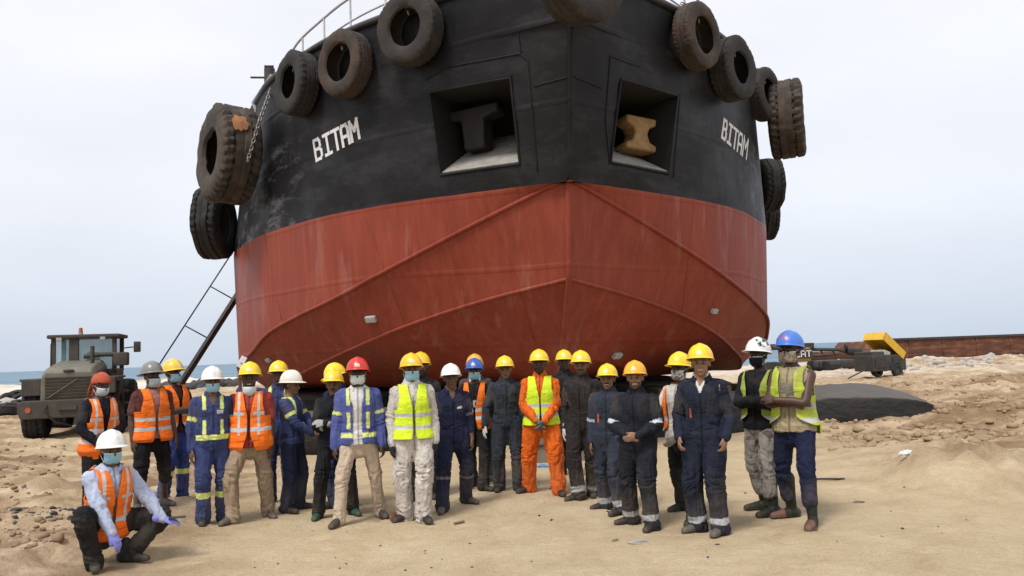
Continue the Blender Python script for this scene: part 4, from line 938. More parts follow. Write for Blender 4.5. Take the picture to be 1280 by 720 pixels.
def helmet_mesh(col, wide=False, style='cap', wear=0, seed=0, logo=True, rag=None):
    nu, nv = 72, 34; ph = np.arange(nu)*2*math.pi/nu; V = []
    rx, ry, rz = .111, .131, .134
    for j in range(nv):
        t = j/(nv-1)
        if t < .78: a = t/.78*math.pi/2; r = math.sin(a)**.96; z = math.cos(a)*rz; ext = 0; dz = 0
        else: k = (t-.78)/.22; r = 1; z = 0; ext = k; dz = -k
        for p in ph:
            c, s = math.cos(p), math.sin(p)
            fr = max(0, -s)**1.6
            brim = (.012+.040*fr) if not wide else .042
            x = (rx*r+ext*brim*1.0)*c; y = (ry*r+ext*brim*1.05)*s; zz = z+dz*(.012+(.006*fr))
            # centre ridge and shallow side flutes
            if t < .72:
                zz += .006*math.exp(-(x/.016)**2)*math.sin(min(t/.5, 1)*math.pi/2+.6)*(1 if y < .09 else .6)
                zz -= .0035*math.exp(-((abs(x)-.038)/.008)**2)*math.sin(t/.72*math.pi)
            V.append((x, y, zz))
    V = np.array(V); i = (np.arange(nv-1)[:, None]*nu+np.arange(nu)[None]); j_ = np.roll(i, -1, 1); Q = np.stack([i, i+nu, j_+nu, j_], -1).reshape(-1, 4)
    C = np.tile(np.array(col, float), (len(V), 1))
    if wear: f = np.clip(fbm(V*30+seed, 4)*1.2-.15, 0, 1)[:, None]*wear; C = C*(1-f)+np.array((.25, .2, .14))*f
    if style == 'marked': f = (fbm(V*np.array([26, 26, 30])+9, 3) > .28) & (V[:, 2] > .035) & (V[:, 1] < .03); C[f] = (.03, .03, .03)
    if style == 'bluered': f = (fbm(V*30+4, 3) > .15) & (V[:, 2] > .03) & (V[:, 2] < .09) & (V[:, 1] < 0) & (np.abs(V[:, 0]) < .06); C[f] = (.22, .12, .25)
    if logo: f = (V[:, 1] < -.09) & (np.abs(V[:, 0]) < .024) & (V[:, 2] > .022) & (V[:, 2] < .055); C[f] = C[f]*.15+np.array((.62, .60, .50))*.85
    return V, Q, C
def person(name_label, group, L, R, top, turn=0, **k):
    """L / R: the foot at the left / right of the picture; top = (x, y) of the top of the hat"""
    rf = G(*L); lf = G(*R); swap = k.get('swap', False)
    if swap: rf, lf = lf, rf
    g = (rf+lf)/2
    if 'at' in k: g = np.array(k['at'])
    ztop = aty(top[0], top[1], g[1]-k.get('topy', 0))[2]-g[2]
    rz = -math.atan2(g[0], g[1])+R_(turn); Rm = rotz(rz); loc = lambda p: Rm.T@(np.array(p, float)-g)
    FR, FL = loc(rf), loc(lf)
    X = np.array([1., 0, 0]); Yb = np.array([0, 1., 0]); Z = np.array([0, 0, 1.])
    squat = k.get('squat')
    # solve scale so that the hat top lands right
    lean = k.get('lean', 0); side = k.get('side', 0); Ct = rotz(R_(k.get('chest', 0)))@roty(R_(side))@rotx(R_(lean))
    pofs = np.array(k.get('pelvis', (0, 0, 0)), float)
    s = k.get('s', None); 
    def pz(s): 
        zz = 9
        for f, sg in ((FR, -1), (FL, 1)):
            hx = np.array([sg*.092*s, 0])+pofs[:2]; d = np.hypot(*(f[:2]-hx)); zz = min(zz, .085*s+math.sqrt(max((.855*s*.992)**2-d*d, .01)))
        return zz
    if s is None:
        lo, hi = .6, 1.3
        for _ in range(30):
            s = (lo+hi)/2; th = pz(s)+.868*s*(Ct@Z)[2]
            if th > ztop: hi = s
            else: lo = s
    if squat: P0 = np.array(squat)
    else: P0 = np.array([pofs[0], pofs[1], pz(s)+pofs[2]])
    fat = k.get('fat', 1.0); belly = k.get('belly', 0)
    cx, cy, cz = Ct@X, Ct@Yb, Ct@Z
    px_ = rotz(R_(k.get('chest', 0)*.4))@X
    def T(u, d, v): # torso coordinates, metres / s
        return P0+s*(u*cx+d*cy+v*cz)
    hips = {-1: P0-px_*.092*s-Z*.0, 1: P0+px_*.092*s}
    ank = {-1: FR+np.array([0, 0, .085*s]), 1: FL+np.array([0, 0, .085*s])}
    toe = {-1: k.get('toeL', -14), 1: k.get('toeR', 14)}; legs = {}
    if swap: toe = {-1: k.get('toeR', -14), 1: k.get('toeL', 14)}
    for sg in (-1, 1):
        td = R_(toe[sg]); pole = np.array([math.sin(td)*1.0, -math.cos(td), .0])
        if squat: pole = np.array(k['knee'][0 if sg < 0 else 1])
        kn, an = ik(hips[sg], ank[sg], .430*s, .425*s, pole); legs[sg] = (hips[sg], kn, an)
    sh = {sg: T(sg*.168*fat**.5, .012, .452) for sg in (-1, 1)}
    arms = {}
    AP = {'down': lambda sg: ((sg*.235, -.035, -.075), (sg*.3, .8, 0), None),
          'away': lambda sg: ((sg*.30, -.02, -.06), (sg*.3, .8, 0), None),
          'front': lambda sg: ((sg*.055, -.20-.012*sg, .0), (sg*1., .5, -.2), (-sg*.55, -.35, -.75)),
          'belly': lambda sg: ((sg*.065, -.205-.015*sg, .08), (sg*1., .4, -.3), (-sg*.8, -.5, -.25)),
          'crossA': lambda sg: ((-sg*.085, -.215, .235), (sg*1., -.1, -.7), (-sg*1, .15, .18)),
          'crossB': lambda sg: ((-sg*.06, -.17, .205), (sg*1., -.1, -.7), (-sg*1, .25, .05)),
          'pocket': lambda sg: ((sg*.19, -.06, -.03), (sg*1., .6, 0), None),
          'behind': lambda sg: ((sg*.10, .17, -.02), (sg*1., .3, 0), None)}
    for sg, key in ((-1, 'armL'), (1, 'armR')):
        if swap: key = 'armR' if key == 'armL' else 'armL'
        a = k.get(key, 'down')
        if isinstance(a, str): w_, pole, hd = AP[a](sg)
        else: w_, pole, hd = a
        wr = T(*[w_[0], w_[1], w_[2]]); pole = Ct@np.array(pole, float)
        el, wr = ik(sh[sg], wr, .285*s, .258*s, pole)
        hd = (wr-el)/np.linalg.norm(wr-el) if hd is None else Ct@np.array(hd, float); hd = hd/np.linalg.norm(hd)
        arms[sg] = (sh[sg], el, wr, hd)
    # head frame
    Rh = rotz(R_(k.get('head', 0)))@roty(R_(k.get('tilt', 0)))@rotx(R_(k.get('nod', 0)))
    hc = T(0, .012, .58)+Z*.105*s+(Rh@np.array([0, -.012, 0]))*s+np.array(k.get('headofs', (0, 0, 0)), float)
    hs = s*1.09
    H = lambda p: hc+hs*(Rh@np.array(p, float))
    root = empty('person', g, rz); tag(root, name_label, 'person', group)
    skin = np.array(k.get('skin', (.055, .028, .018)))
    # ---------- body
    B = []
    B.append(loft([T(0, PY[i], PV[i]) for i in range(1, 13)], [PW[i]*s*.84 for i in range(1, 13)], [PD[i]*s*.82 for i in range(1, 13)], hint=cx, sub=2))
    nb = T(0, .02, .53)
    B.append(loft([nb, (nb+H((0, .02, -.06)))/2, H((0, .015, -.04))], [.060*s, .054*s, .055*s], hint=cx, sub=4))
    for c, r in (((0, .014, .030), (.076, .097, .090)), ((0, -.022, -.028), (.062, .068, .088)), ((0, -.052, -.090), (.030, .030, .024)), ((0, -.096, -.018), (.016, .019, .020)), ((0, -.086, .006), (.009, .014, .028)),
                 ((0, -.076, .030), (.052, .018, .012)), ((.036, -.066, -.020), (.022, .020, .018)), ((-.036, -.066, -.020), (.022, .020, .018)), ((0, -.088, -.056), (.027, .012, .012)), ((.077, .012, -.004), (.010, .020, .032)), ((-.077, .012, -.004), (.010, .020, .032))):
        B.append(ell(H(c), np.array(r)*hs, Rh))
    for sg in (-1, 1):
        a, e_, w_, hd = arms[sg]
        B.append(loft([a, (a+e_)/2, e_, (e_*.65+w_*.35), w_], np.array([.056, .050, .040, .041, .029])*s, hint=cx, sub=5))
        h_, kn, an = legs[sg]; B.append(loft([h_, (h_+kn)/2, kn, kn*.7+an*.3, an], np.array([.076, .062, .045, .038, .030])*s, hint=X, sub=5))
        ft = ank[sg]-np.array([0, 0, .05*s]); td = R_(toe[sg]); fd = np.array([math.sin(td), -math.cos(td), 0]); B.append(loft([ft-fd*.05*s, ft+fd*.04*s, ft+fd*.14*s], np.array([.035, .04, .03])*s, np.array([.035, .035, .02])*s, hint=np.cross(Z, fd)))
    def hand(sg, infl=0):
        a, e_, w_, hd = arms[sg]; out = []
        # palm normal turned to the thighs for hanging arms, to the body otherwise
        pn = k.get('palm'+('L' if (sg < 0) != swap else 'R'))
        pn = Ct@np.array((-sg*1., .35, 0) if pn is None else pn, float)
        t_, A, Bn = basis(hd, np.cross(pn, hd))                  # A: across the palm, Bn: +-palm normal
        if Bn@pn < 0: Bn = -Bn
        # thumb side: forward for hanging arms
        if A@(Ct@np.array([0, -1., .3])) < 0: A = -A
        cl = k.get('curl', .5)
        out.append(loft([w_-t_*.02*s, w_+t_*.02*s, w_+t_*.06*s, w_+t_*.09*s], (np.array([.028, .036, .042, .040])+infl)*s, (np.array([.022, .018, .017, .014])+infl)*s, hint=A, n=16))
        for i, (o_, ln) in enumerate(((.030, .072), (.010, .080), (-.010, .075), (-.029, .060))):
            p = w_+(t_*.088+A*o_)*s; d = t_.copy(); pts = [p-t_*.02*s]; 
            for q in range(3):
                ang = cl*(.45+.5*q)+.04*i; d = t_*math.cos(ang)+Bn*math.sin(ang); pts.append(pts[-1]+d*ln*s*(.42, .33, .28)[q]+(t_*.02*s if q == 0 else 0))
            out.append(loft(pts, (np.array([.0095, .0092, .0085, .0070])+infl)*s, n=10, sub=3))
        b = w_+(t_*.03+A*.030)*s; out.append(loft([b-t_*.01*s, b+(t_*.032+A*.020+Bn*.008)*s, b+(t_*.062+A*.026+Bn*.020)*s], (np.array([.013, .0105, .0085])+infl)*s, n=10, sub=4))
        return out
    for sg in (-1, 1): B += hand(sg)
    V, Q = remesh(B, .0075, 1)
    C = np.tile(skin, (len(V), 1)); hl = (V-hc)@Rh/hs
    ish = (hl[:, 2] > -.13) & (np.linalg.norm(hl, axis=1) < .17)
    # eye sockets
    N = vnormals(V, Q)
    for sx_ in (-1, 1):
        d = ((hl[:, 0]-sx_*.031)/.018)**2+((hl[:, 2]-.008)/.011)**2; fr = ish & (hl[:, 1] < -.045)
        V[fr] -= (N[fr]*(.008*s*np.exp(-d[fr]))[:, None])
        e_ = fr & (d < .55); C[e_] = (.22, .18, .15); e2 = fr & (((hl[:, 0]-sx_*.031)/.008)**2+((hl[:, 2]-.007)/.010)**2 < 1); C[e2] = (.01, .008, .007)
        br = fr & (np.abs(hl[:, 0]-sx_*.032) < .022) & (np.abs(hl[:, 2]-.028) < .006); C[br] = C[br]*.25
    fr = ish & (hl[:, 1] < -.06)
    lip = fr & (np.abs(hl[:, 0]) < .025) & (np.abs(hl[:, 2]+.056) < .010); C[lip] = C[lip]*np.array([1.05, .75, .75]); 
    ml = fr & (np.abs(hl[:, 0]) < .022) & (np.abs(hl[:, 2]+.055) < .004); C[ml] = (.45, .42, .38) if k.get('smile') else C[ml]*.4
    if k.get('beard'):
        bd = ish & (hl[:, 1] < .0) & (hl[:, 2] < -.035) & ~lip & (fbm(hl*40, 2) > -.6) & ((hl[:, 2] < -.075) | (np.abs(hl[:, 0]) > .03) | (np.abs(hl[:, 2]+.040) < .006)); C[bd] = C[bd]*.35
    if k.get('must'):
        bd = fr & (np.abs(hl[:, 0]) < .030) & (np.abs(hl[:, 2]+.041) < .008); C[bd] = (.008, .007, .006)
    hair = ish & ((hl[:, 2] > .058) | ((hl[:, 1] > .02) & (hl[:, 2] > -.045)) | ((hl[:, 1] > -.02) & (hl[:, 2] > .0) & (np.abs(hl[:, 0]) > .06) & (hl[:, 1] > .005))) & ~((np.abs(hl[:, 0]) > .070) & (hl[:, 2] < .03) & (hl[:, 1] < .035)); C[hair] = (.008, .007, .006)
    C = C*(1+.12*fbm(V*14, 2))[:, None]
    colmesh('body', V, Q, C, M_skin, root)
    if k.get('hairback'):
        v, q = ell((0, 0, 0), (.083, .102, .092)); v[:, 1] += .016; v[:, 2] += .022; m = ~((v[:, 1] < -.012) & (v[:, 2] < .06)); v2 = v@Rh.T*hs+hc
        me = bpy.data.meshes.new('hair'); me.from_pydata(v2.tolist(), [], [f for f in q if all(m[i] for i in f)]); obj('hair', me, M_hair, root)
    # ---------- garments
    slv = k.get('sleeve', 1.0); loose = k.get('loose', 1.0)
    def torso_loft(v0, v1, off, hem=0, cap=True):
        idx = [i for i in range(len(PV)) if v0-1e-6 <= PV[i] <= v1+1e-6]
        bw = lambda v: belly*math.exp(-((v-.10)/.12)**2)
        return loft([T(0, PY[i]-bw(PV[i])*.6, PV[i]) for i in idx], [(PW[i]*(fat if PV[i] < .5 else 1)+off+bw(PV[i])*.5+(hem if PV[i] < .06 else 0))*s for i in idx], [(PD[i]*(fat if PV[i] < .5 else 1)+off+bw(PV[i])+(hem if PV[i] < .06 else 0))*s for i in idx], hint=cx, sub=3, n=32, power=.88, cap=cap)
    def arm_lofts(ln, off=0.):
        out = []
        for sg in (-1, 1):
            a, e_, w_, hd = arms[sg]; lm = loose
            if ln <= 0: continue
            if ln < .6: q = a+(e_-a)*(ln*2*.98); out.append(loft([a, (a+q)/2, q], (np.array([.070, .066, .066])*lm**.5+off)*s, hint=cx, sub=6)); continue
            w2 = e_+(w_-e_)*((ln-.5)*2)
            out.append(loft([a, (a+e_)/2, e_, (e_+w2)/2, w2], (np.array([.073, .070, .063, .057, .046])*lm**.5+off)*s, hint=cx, sub=8))
        return out
    def leg_lofts(off=0., ln=1.0, tight=1.0):
        out = []
        for sg in (-1, 1):
            h_, kn, an = legs[sg]
            e = an*(ln)+kn*(1-ln) if ln < 1 else an-(an-kn)/np.linalg.norm(an-kn)*.0+np.array([0, 0, -.035*s])
            r = np.array([.108, .102, .086, .080, .079])*tight+off
            out.append(loft([h_+Z*.01, h_*.5+kn*.5, kn, kn*.5+e*.5, e], r*s, r*1.04*s, hint=X, sub=8))
        return out
    gb = k['top_c']; rules = k.get('top_r', []); bb = k.get('bot_c', gb); brules = k.get('bot_r', [])
    def classify(V):
        best = np.full(len(V), 9.); part = np.zeros(len(V), int); t = np.zeros(len(V))
        def seg(a, b, r, pid, t0, t1):
            nonlocal best, part, t
            ab = b-a; tt_ = np.clip(((V-a)@ab)/(ab@ab), 0, 1); d = np.linalg.norm(V-a-tt_[:, None]*ab, axis=1)/r; m = d < best
            best = np.where(m, d, best); part = np.where(m, pid, part); t = np.where(m, t0+(t1-t0)*tt_, t)
        seg(T(0, 0, 0), T(0, 0, .5), .16*s, 0, 0, .5)
        for sg in (-1, 1):
            a, e_, w_, _ = arms[sg]; o = 1 if sg < 0 else 2; seg(a+(e_-a)*.12, e_, .068*s, o, .06, .5); seg(e_, w_, .055*s, o, .5, 1)
            h_, kn, an = legs[sg]; o = 3 if sg < 0 else 4; seg(h_+(kn-h_)*.15, kn, .095*s, o, .075, .5); seg(kn, an, .078*s, o, .5, 1)
        L_ = (V-P0)@np.stack([cx, cy, cz], 1)/s
        return part, t, L_
    def paint(V, base, rules, info):
        part, t, L_ = info; C = np.tile(np.array(base, float), (len(V), 1)); u, d, v = L_.T; tor = (part == 0) | ((np.abs(u) < .19) & (v > .25) & (t < .15) & (part < 3))
        if kind == 'coverall' or base is gb:
            fr = tor & (d < .01); b3 = np.array(base, float)
            C[fr & (np.abs(u) < .007)] = b3*.5
            if kind != 'two' or slv > .9:
                for sg in (-1, 1):
                    uu = sg*u; C[fr & (uu > .042) & (uu < .128) & ((np.abs(v-.342) < .005) | (np.abs(v-.305) < .005))] = b3*.55; C[fr & (v < .34) & (v > .21) & (uu > .042) & (uu < .128) & ((np.abs(uu-.045) < .005) | (np.abs(uu-.124) < .005) | (v < .219))] = b3*.68
            if kind == 'coverall': C[tor & (np.abs(v-.075) < .006)] = b3*.6; C[tor & (np.abs(v-.105) < .005)] = b3*.75
        for r in rules:
            if r[0] == 'arm': m = ((part == 1) | (part == 2)) & (t > r[1]) & (t < r[2])
            elif r[0] == 'leg': m = (part > 2) & (t > r[1]) & (t < r[2])
            elif r[0] == 'waist': m = tor & (v > r[1]) & (v < r[2])
            elif r[0] == 'strap': m = (part < 3) & tor & (np.abs(u) > r[1]) & (np.abs(u) < r[2]) & (v > r[3]) & (v < r[4])
            elif r[0] == 'patch': m = tor & (d < 0.0) & (u > r[1]) & (u < r[2]) & (v > r[3]) & (v < r[4])
            elif r[0] == 'vneck': m = (d < .02) & (part < 3) & (v > r[1]) & (np.abs(u) < (v-r[1])*r[2])
            elif r[0] == 'legpatch': m = (part == r[1]) & (t > r[2]) & (t < r[3]) & ((d < 0) if len(r) > 5 else ((u if r[1] == 4 else -u) > .105+.0*u))
            elif r[0] == 'spots': m = (fbm(V*r[1], 3) > r[2]) & (part > 2)
            C[m] = r[-1] if r[0] != 'legpatch' else r[4]
        du = k.get('dusty', .10); f = (np.clip(fbm(V*5+3, 4)*1.1+.1, 0, 1)*du)[:, None]; C = C*(1-f)+np.array((.30, .24, .17))*f
        low = sstep(.5, .05, V[:, 2])[:, None]*du*.5; C = C*(1-low)+np.array((.30, .24, .17))*low
        return C
    def folds(V, Q, info, amp):
        part, t, L_ = info; N = vnormals(V, Q); seed = (g[0]*7.3+g[1]*3.1)
        q = V.copy(); w1 = fbm(q*3+seed, 2)*.12
        lim = part > 0; jt = np.exp(-((t-.5)/.16)**2)+.9*np.exp(-((t-1.)/.14)**2)*(part > 2)+.6*np.exp(-((t-.0)/.15)**2)
        cr = fbm(np.stack([q[:, 0]*7, q[:, 1]*7, q[:, 2]*26+w1*30], 1)+seed, 3)        # rings: bunching across the limb
        dr = fbm(np.stack([q[:, 0]*17, q[:, 1]*17, q[:, 2]*3.5], 1)+seed+5, 3)         # long drapes
        rc = 1-np.abs(cr)*2.0; rd = 1-np.abs(dr)*2.0
        a = np.where(lim, jt, .25+.8*np.exp(-((L_[:, 2]-.06)/.07)**2))
        disp = amp*(rc*np.clip(a, 0, 1.2)*.75+rd*.65+.5*fbm(q*6+seed, 2)-.35)
        return V+N*disp[:, None]*s
    def garment(name, parts, base, rules, vox=.0095, amp=.0135, solid=0, drop=None, mat=None):
        V, Q = remesh(parts, vox, 1); info = classify(V); V2 = folds(V, Q, info, amp*loose); C = paint(V2, base, rules, info)
        dm = drop(info, V) if drop else None
        return colmesh(name, V2, Q, C, mat or M_cloth, root, dm, solid)
    kind = k.get('kind', 'coverall'); coff = .014
    if kind == 'coverall':
        garment('coverall', [torso_loft(-.13, .56, coff)]+arm_lofts(slv)+leg_lofts(0, 1, loose), gb, rules+brules)
    else:
        garment('trousers', [torso_loft(-.13, .09, coff-.004)]+leg_lofts(-.004, k.get('leglen', 1.0), k.get('tight', 1.0)), bb, brules)
        nk = .545 if not k.get('collar') else .56
        garment('shirt', [torso_loft(-.07, nk, coff, .012, False)]+arm_lofts(slv), gb, rules, amp=.011)
        if kind == 'jacket':
            garment('jacket', [torso_loft(-.07, .556, coff+.016, .012, False)]+arm_lofts(1.0, .008), k['jac_c'], k['jac_r'], solid=.004,
                    drop=lambda inf, V: ((inf[2][:, 1] < 0) & (np.abs(inf[2][:, 0]+.01) < .050+.02*(inf[2][:, 2] > .4)) & (inf[0] == 0)) | (inf[2][:, 2] < -.062) & (inf[0] == 0) | (inf[2][:, 2] > .535) & (inf[0] == 0))
    # collar
    cc_ = k.get('collar', gb if kind == 'coverall' else None)
    if cc_ is not None and cc_ is not False:
        V = []; nu = 40
        for j, (v_, w_, d_, y_) in enumerate(((.520, .092, .080, .016), (.548, .076, .072, .012), (.580, .073, .072, .002), (.560, .088, .088, .000), (.538, .104, .098, .002))):
            for i in range(nu):
                a = R_(-62)+R_(304)*i/(nu-1); fro = max(0, -math.sin(a)); V.append(T(w_*math.cos(a), y_+d_*math.sin(a), v_-.05*fro**2))
        V = np.array(V); i = (np.arange(4)[:, None]*nu+np.arange(nu-1)[None]); Q = np.stack([i, i+1, i+1+nu, i+nu], -1).reshape(-1, 4)
        colmesh('collar', V, Q, np.tile(np.array(cc_, float), (len(V), 1)), M_cloth, root, None, .004)
    # ---------- vest
    if k.get('vest'):
        vc = np.array(k['vest']); style = k.get('vstyle', 'tape'); nu, nv = 260, 150; v0 = k.get('vhem', -.10); v1 = .537; gap = k.get('vgap', .006); off = coff+.028+k.get('voff', 0)
        th = np.arange(nu)*2*math.pi/nu; vv_ = v0+(v1-v0)*np.arange(nv)/(nv-1); TH_, VV = np.meshgrid(th, vv_)
        w_ = np.interp(VV, PV, PW)*np.where(VV < .5, fat, 1)+off; d_ = np.interp(VV, PV, PD)*np.where(VV < .5, fat, 1)+off; bw = belly*np.exp(-((VV-.10)/.12)**2); w_ = w_+bw*.5+.02*sstep(.1, -.1, VV); d_ = d_+bw+.02*sstep(.1, -.1, VV); y_ = np.interp(VV, PV, PY)-bw*.6
        cs, sn = np.cos(TH_), np.sin(TH_); pw = .88
        u = np.sign(cs)*np.abs(cs)**pw*w_; d = y_+np.sign(sn)*np.abs(sn)**pw*d_
        q = np.stack([u, d, VV], -1); f = fbm(np.stack([u*14, d*14, VV*5], -1)+g[0]*3, 3)*.006+fbm(q*np.array([5, 5, 16])+g[1], 3)*.006
        un_ = np.stack([cs/w_, sn/d_], -1); un_ /= np.linalg.norm(un_, axis=-1, keepdims=True); u = u+un_[..., 0]*f; d = d+un_[..., 1]*f
        V = (P0+s*(u[..., None]*cx+d[..., None]*cy+VV[..., None]*cz)).reshape(-1, 3); uf, df, vf = u.ravel(), d.ravel(), VV.ravel(); fro = df < .01
        for sg in (-1, 1):                                             # keep clear of the shoulders
            c = sh[sg]; r = .083*s; dd = np.linalg.norm(V-c, axis=1); m = dd < r; V[m] = c+(V[m]-c)/dd[m, None]*r
        i = (np.arange(nv-1)[:, None]*nu+np.arange(nu)[None]); j = np.roll(i, -1, 1); Q = np.stack([i, j, j+nu, i+nu], -1).reshape(-1, 4)
        vn = k.get('vneck', .34)
        drop = ((np.abs(uf) > .166-.018*sstep(.30, .42, vf)) & (vf > .27)) | (fro & (np.abs(uf) < gap+np.clip((vf-vn)/(.537-vn), 0, 1)*k.get('vw', .052))) | (~fro & (vf > .49) & (np.abs(uf) < .075)) | (fro & (np.abs(uf) < gap*(1+4*sstep(.1, -.1, vf))))
        C = np.tile(vc, (len(V), 1)); tp = np.array(SILV); hb_ = k.get('tapes', (.02, .145)); tw = .042
        for b0 in hb_: C[(vf > b0) & (vf < b0+tw)] = tp
        if style == 'tape': # vertical tapes over the shoulders and chest band
            C[(np.abs(uf) > .092) & (np.abs(uf) < .120) & (vf > hb_[-1])] = tp
        if style == 'chest':
            C[(np.abs(uf) > .092) & (np.abs(uf) < .118) & (vf > .06)] = tp; C[(vf > .285) & (vf < .318) & (np.abs(uf) > .05) & fro] = tp
        if style == 'chest': 
            for sg in (-1, 1): C[fro & (np.abs(uf-sg*.085) < .045) & (np.abs(vf-.0) < .003)] = vc*.5
        if gap < .02: C[fro & (np.abs(uf) < gap+.008) & (vf < vn)] = vc*.25
        dt = (np.clip(fbm(V*6+8, 4)+.1, 0, 1)*k.get('vdirt', .15))[:, None]; C = C*(1-dt)+np.array((.20, .15, .10))*dt
        colmesh('safety_vest', V, Q, C, M_vest, root, drop, .006)
    # ---------- gloves
    if k.get('gloves') is not None:
        for sg in k.get('glovesides', (-1, 1)):
            V, Q = remesh(hand(sg, .0035)+[loft([arms[sg][2]-arms[sg][3]*.05*s, arms[sg][2]+arms[sg][3]*.01*s], np.array([.041, .036])*s, sub=1)], .0065, 1)
            C = np.tile(np.array(k['gloves'], float), (len(V), 1)); gp = k.get('glovepalm')
            if gp is not None: f = (V-arms[sg][2])@arms[sg][3] > .05*s; C[f] = gp
            colmesh('glove', V, Q, C, M_glove, root)
    # ---------- boots
    bk = k.get('boots', 'black'); bks = bk if isinstance(bk, tuple) else (bk, bk)
    for sg in (-1, 1):
        bn_ = bks[0 if sg < 0 else 1]
        bm_ = BOOT[bn_] or boot_mesh(True, (.016, .020, .015), (.04, .035, .02), toe=(.13, .065, .045) if bn_ == 'rubberbrown' else None, shin=rotz(-R_(toe[sg]))@(legs[sg][1]-ank[sg]))
        b = bpy.data.objects.new('boot', bm_); COL.objects.link(b); b.parent = root; p = ank[sg]; b.location = (p[0], p[1], p[2]-.085*s); b.rotation_euler = (0, 0, R_(toe[sg])); b.scale = (s*1.02,)*3
        if squat and sg in k.get('heelup', ()): b.rotation_euler = (R_(25), 0, R_(toe[sg])); b.location.z += .0
    # ---------- headgear
    hat = k.get('hat', (.80, .50, .02))
    if k.get('wrap'):
        v, q = ell((0, 0, 0), (1, 1, 1), n=40); v = v*np.array([.088, .108, .098]); v[:, 1] += .012; v[:, 2] += .046; keep = (v[:, 2]+(v[:, 1])*.35 > .018)
        v += (np.sin(v[:, 0]*60+v[:, 2]*130+v[:, 1]*40)*.003)[:, None]*v/np.linalg.norm(v, axis=1, keepdims=True)
        me = bpy.data.meshes.new('head_wrap'); me.from_pydata((v@Rh.T*hs+hc).tolist(), [], [f for f in q if all(keep[i] for i in f)]); me.polygons.foreach_set('use_smooth', np.ones(len(me.polygons), bool))
        hw = obj('head_wrap', me, k['wrap'], root); sm = hw.modifiers.new('t', 'SOLIDIFY'); sm.thickness = .008; sm.offset = 1
        vt, qt = remesh([loft([H((.02, .11, .03)), H((.05, .15, -.02)), H((.06, .17, -.11)), H((.05, .18, -.17))], np.array([.035, .042, .045, .05])*s, np.array([.02, .02, .016, .008])*s, hint=Rh@X), loft([H((-.02, .105, .02)), H((-.03, .14, -.05)), H((-.03, .16, -.14))], np.array([.03, .03, .025])*s, np.array([.02, .015, .008])*s, hint=Rh@X), ell(H((0, .115, .02)), np.array([.035, .028, .03])*s, Rh)], .008, 1)
        me = np_mesh('wrap_tail', vt+(fbm(vt*np.array([50, 50, 9]), 2)*.006)[:, None], qt); obj('wrap_tail', me, k['wrap'], hw)
    else:
        v, q, c = helmet_mesh(hat, k.get('wide', False), k.get('hstyle', 'cap'), k.get('hwear', .25), g[0], k.get('logo', True))
        hp = rotx(R_(k.get('hattilt', -9))); v = (v@hp.T+np.array([0, .006, .042]))@Rh.T*hs+hc
        ho_ = colmesh('hard_hat', v, q, c, M_hat, root, None, .004)
    # ---------- face coverings
    if k.get('mask') is not None:
        dz = k.get('maskdz', 0); na, nb_ = 30, 18; V = []
        for j in range(nb_):
            for i in range(na):
                a = R_(-64+128*i/(na-1)); z = -.098+.095*j/(nb_-1)+dz; zz = (z-dz+.050)/.050; bul = .100+.012*math.exp(-(zz-.5)**2*2)*math.cos(a); r = 1-.30*max(-zz, 0)**2-.03*max(zz, 0)**2
                pl = .0018*math.sin(j*1.9)
                V.append(H((.073*r*math.sin(a)*1.03, .004-(bul+pl)*r*math.cos(a)-(.012 if dz < 0 else 0), z)))
        V = np.array(V); i = (np.arange(nb_-1)[:, None]*na+np.arange(na-1)[None]); Q = np.stack([i, i+1, i+1+na, i+na], -1).reshape(-1, 4); mc = np.tile(np.array(k['mask'], float), (len(V), 1)); mc[-2*na:] = .75
        if k.get('maskpat'): f = fbm(V*60, 2) > .15; mc[f] = (.20, .17, .13)
        mo = colmesh('face_mask', V, Q, mc, M_mask, root, None, .003)
        for sx_ in (-1, 1):
            mb = MB(); mb.tube([H((sx_*.066, -.046, -.012+dz)), H((sx_*.080, -.005, .012+dz*.3)), H((sx_*.083, .022, .0+dz*.3)), H((sx_*.079, .0, -.04+dz*.5)), H((sx_*.066, -.042, -.085+dz))], .0022, 5); mb.build('ear_loop', M_white, mo)
    if k.get('scarf') is not None:
        V, Q = remesh([ell(H((0, -.022, -.045)), np.array([.082, .098, .075])*s, Rh), loft([H((0, -.03, -.07)), H((0, -.035, -.17))], np.array([.075, .09])*s, hint=Rh@X, sub=1)], .01, 1); V += vnormals(V, Q)*(fbm(V*np.array([9, 9, 40]), 3)*.008)[:, None]
        colmesh('face_scarf', V, Q, np.tile(np.array(k['scarf'], float), (len(V), 1)), M_mask, root)
    if k.get('glasses'):
        mb = MB()
        for sx_ in (-1, 1): mb.box(H((sx_*.033, -.102, .008)), (.046*s, .006, .030*s), Matrix(Rh.tolist()), bev=.006); mb.tube([H((sx_*.058, -.094, .014)), H((sx_*.083, 0, .012))], .0025, 5)
        mb.tube([H((-.02, -.104, .012)), H((.02, -.104, .012))], .003, 5); mb.build('glasses', k['glasses'], root, smooth=40)
    info = dict(root=root, T=T, H=H, arms=arms, s=s, world=lambda p: Rm@np.array(p)+g, P0=P0, Rh=Rh, Ct=Ct)
    return info
M_hair, _n, _b, _l = node_mat('dark hair'); _b.inputs['Base Color'].default_value = (.008, .007, .006, 1); _b.inputs['Roughness'].default_value = .7
M_sung, _n, _b, _l = node_mat('dark lenses'); _b.inputs['Base Color'].default_value = (.004, .004, .005, 1); _b.inputs['Roughness'].default_value = .12
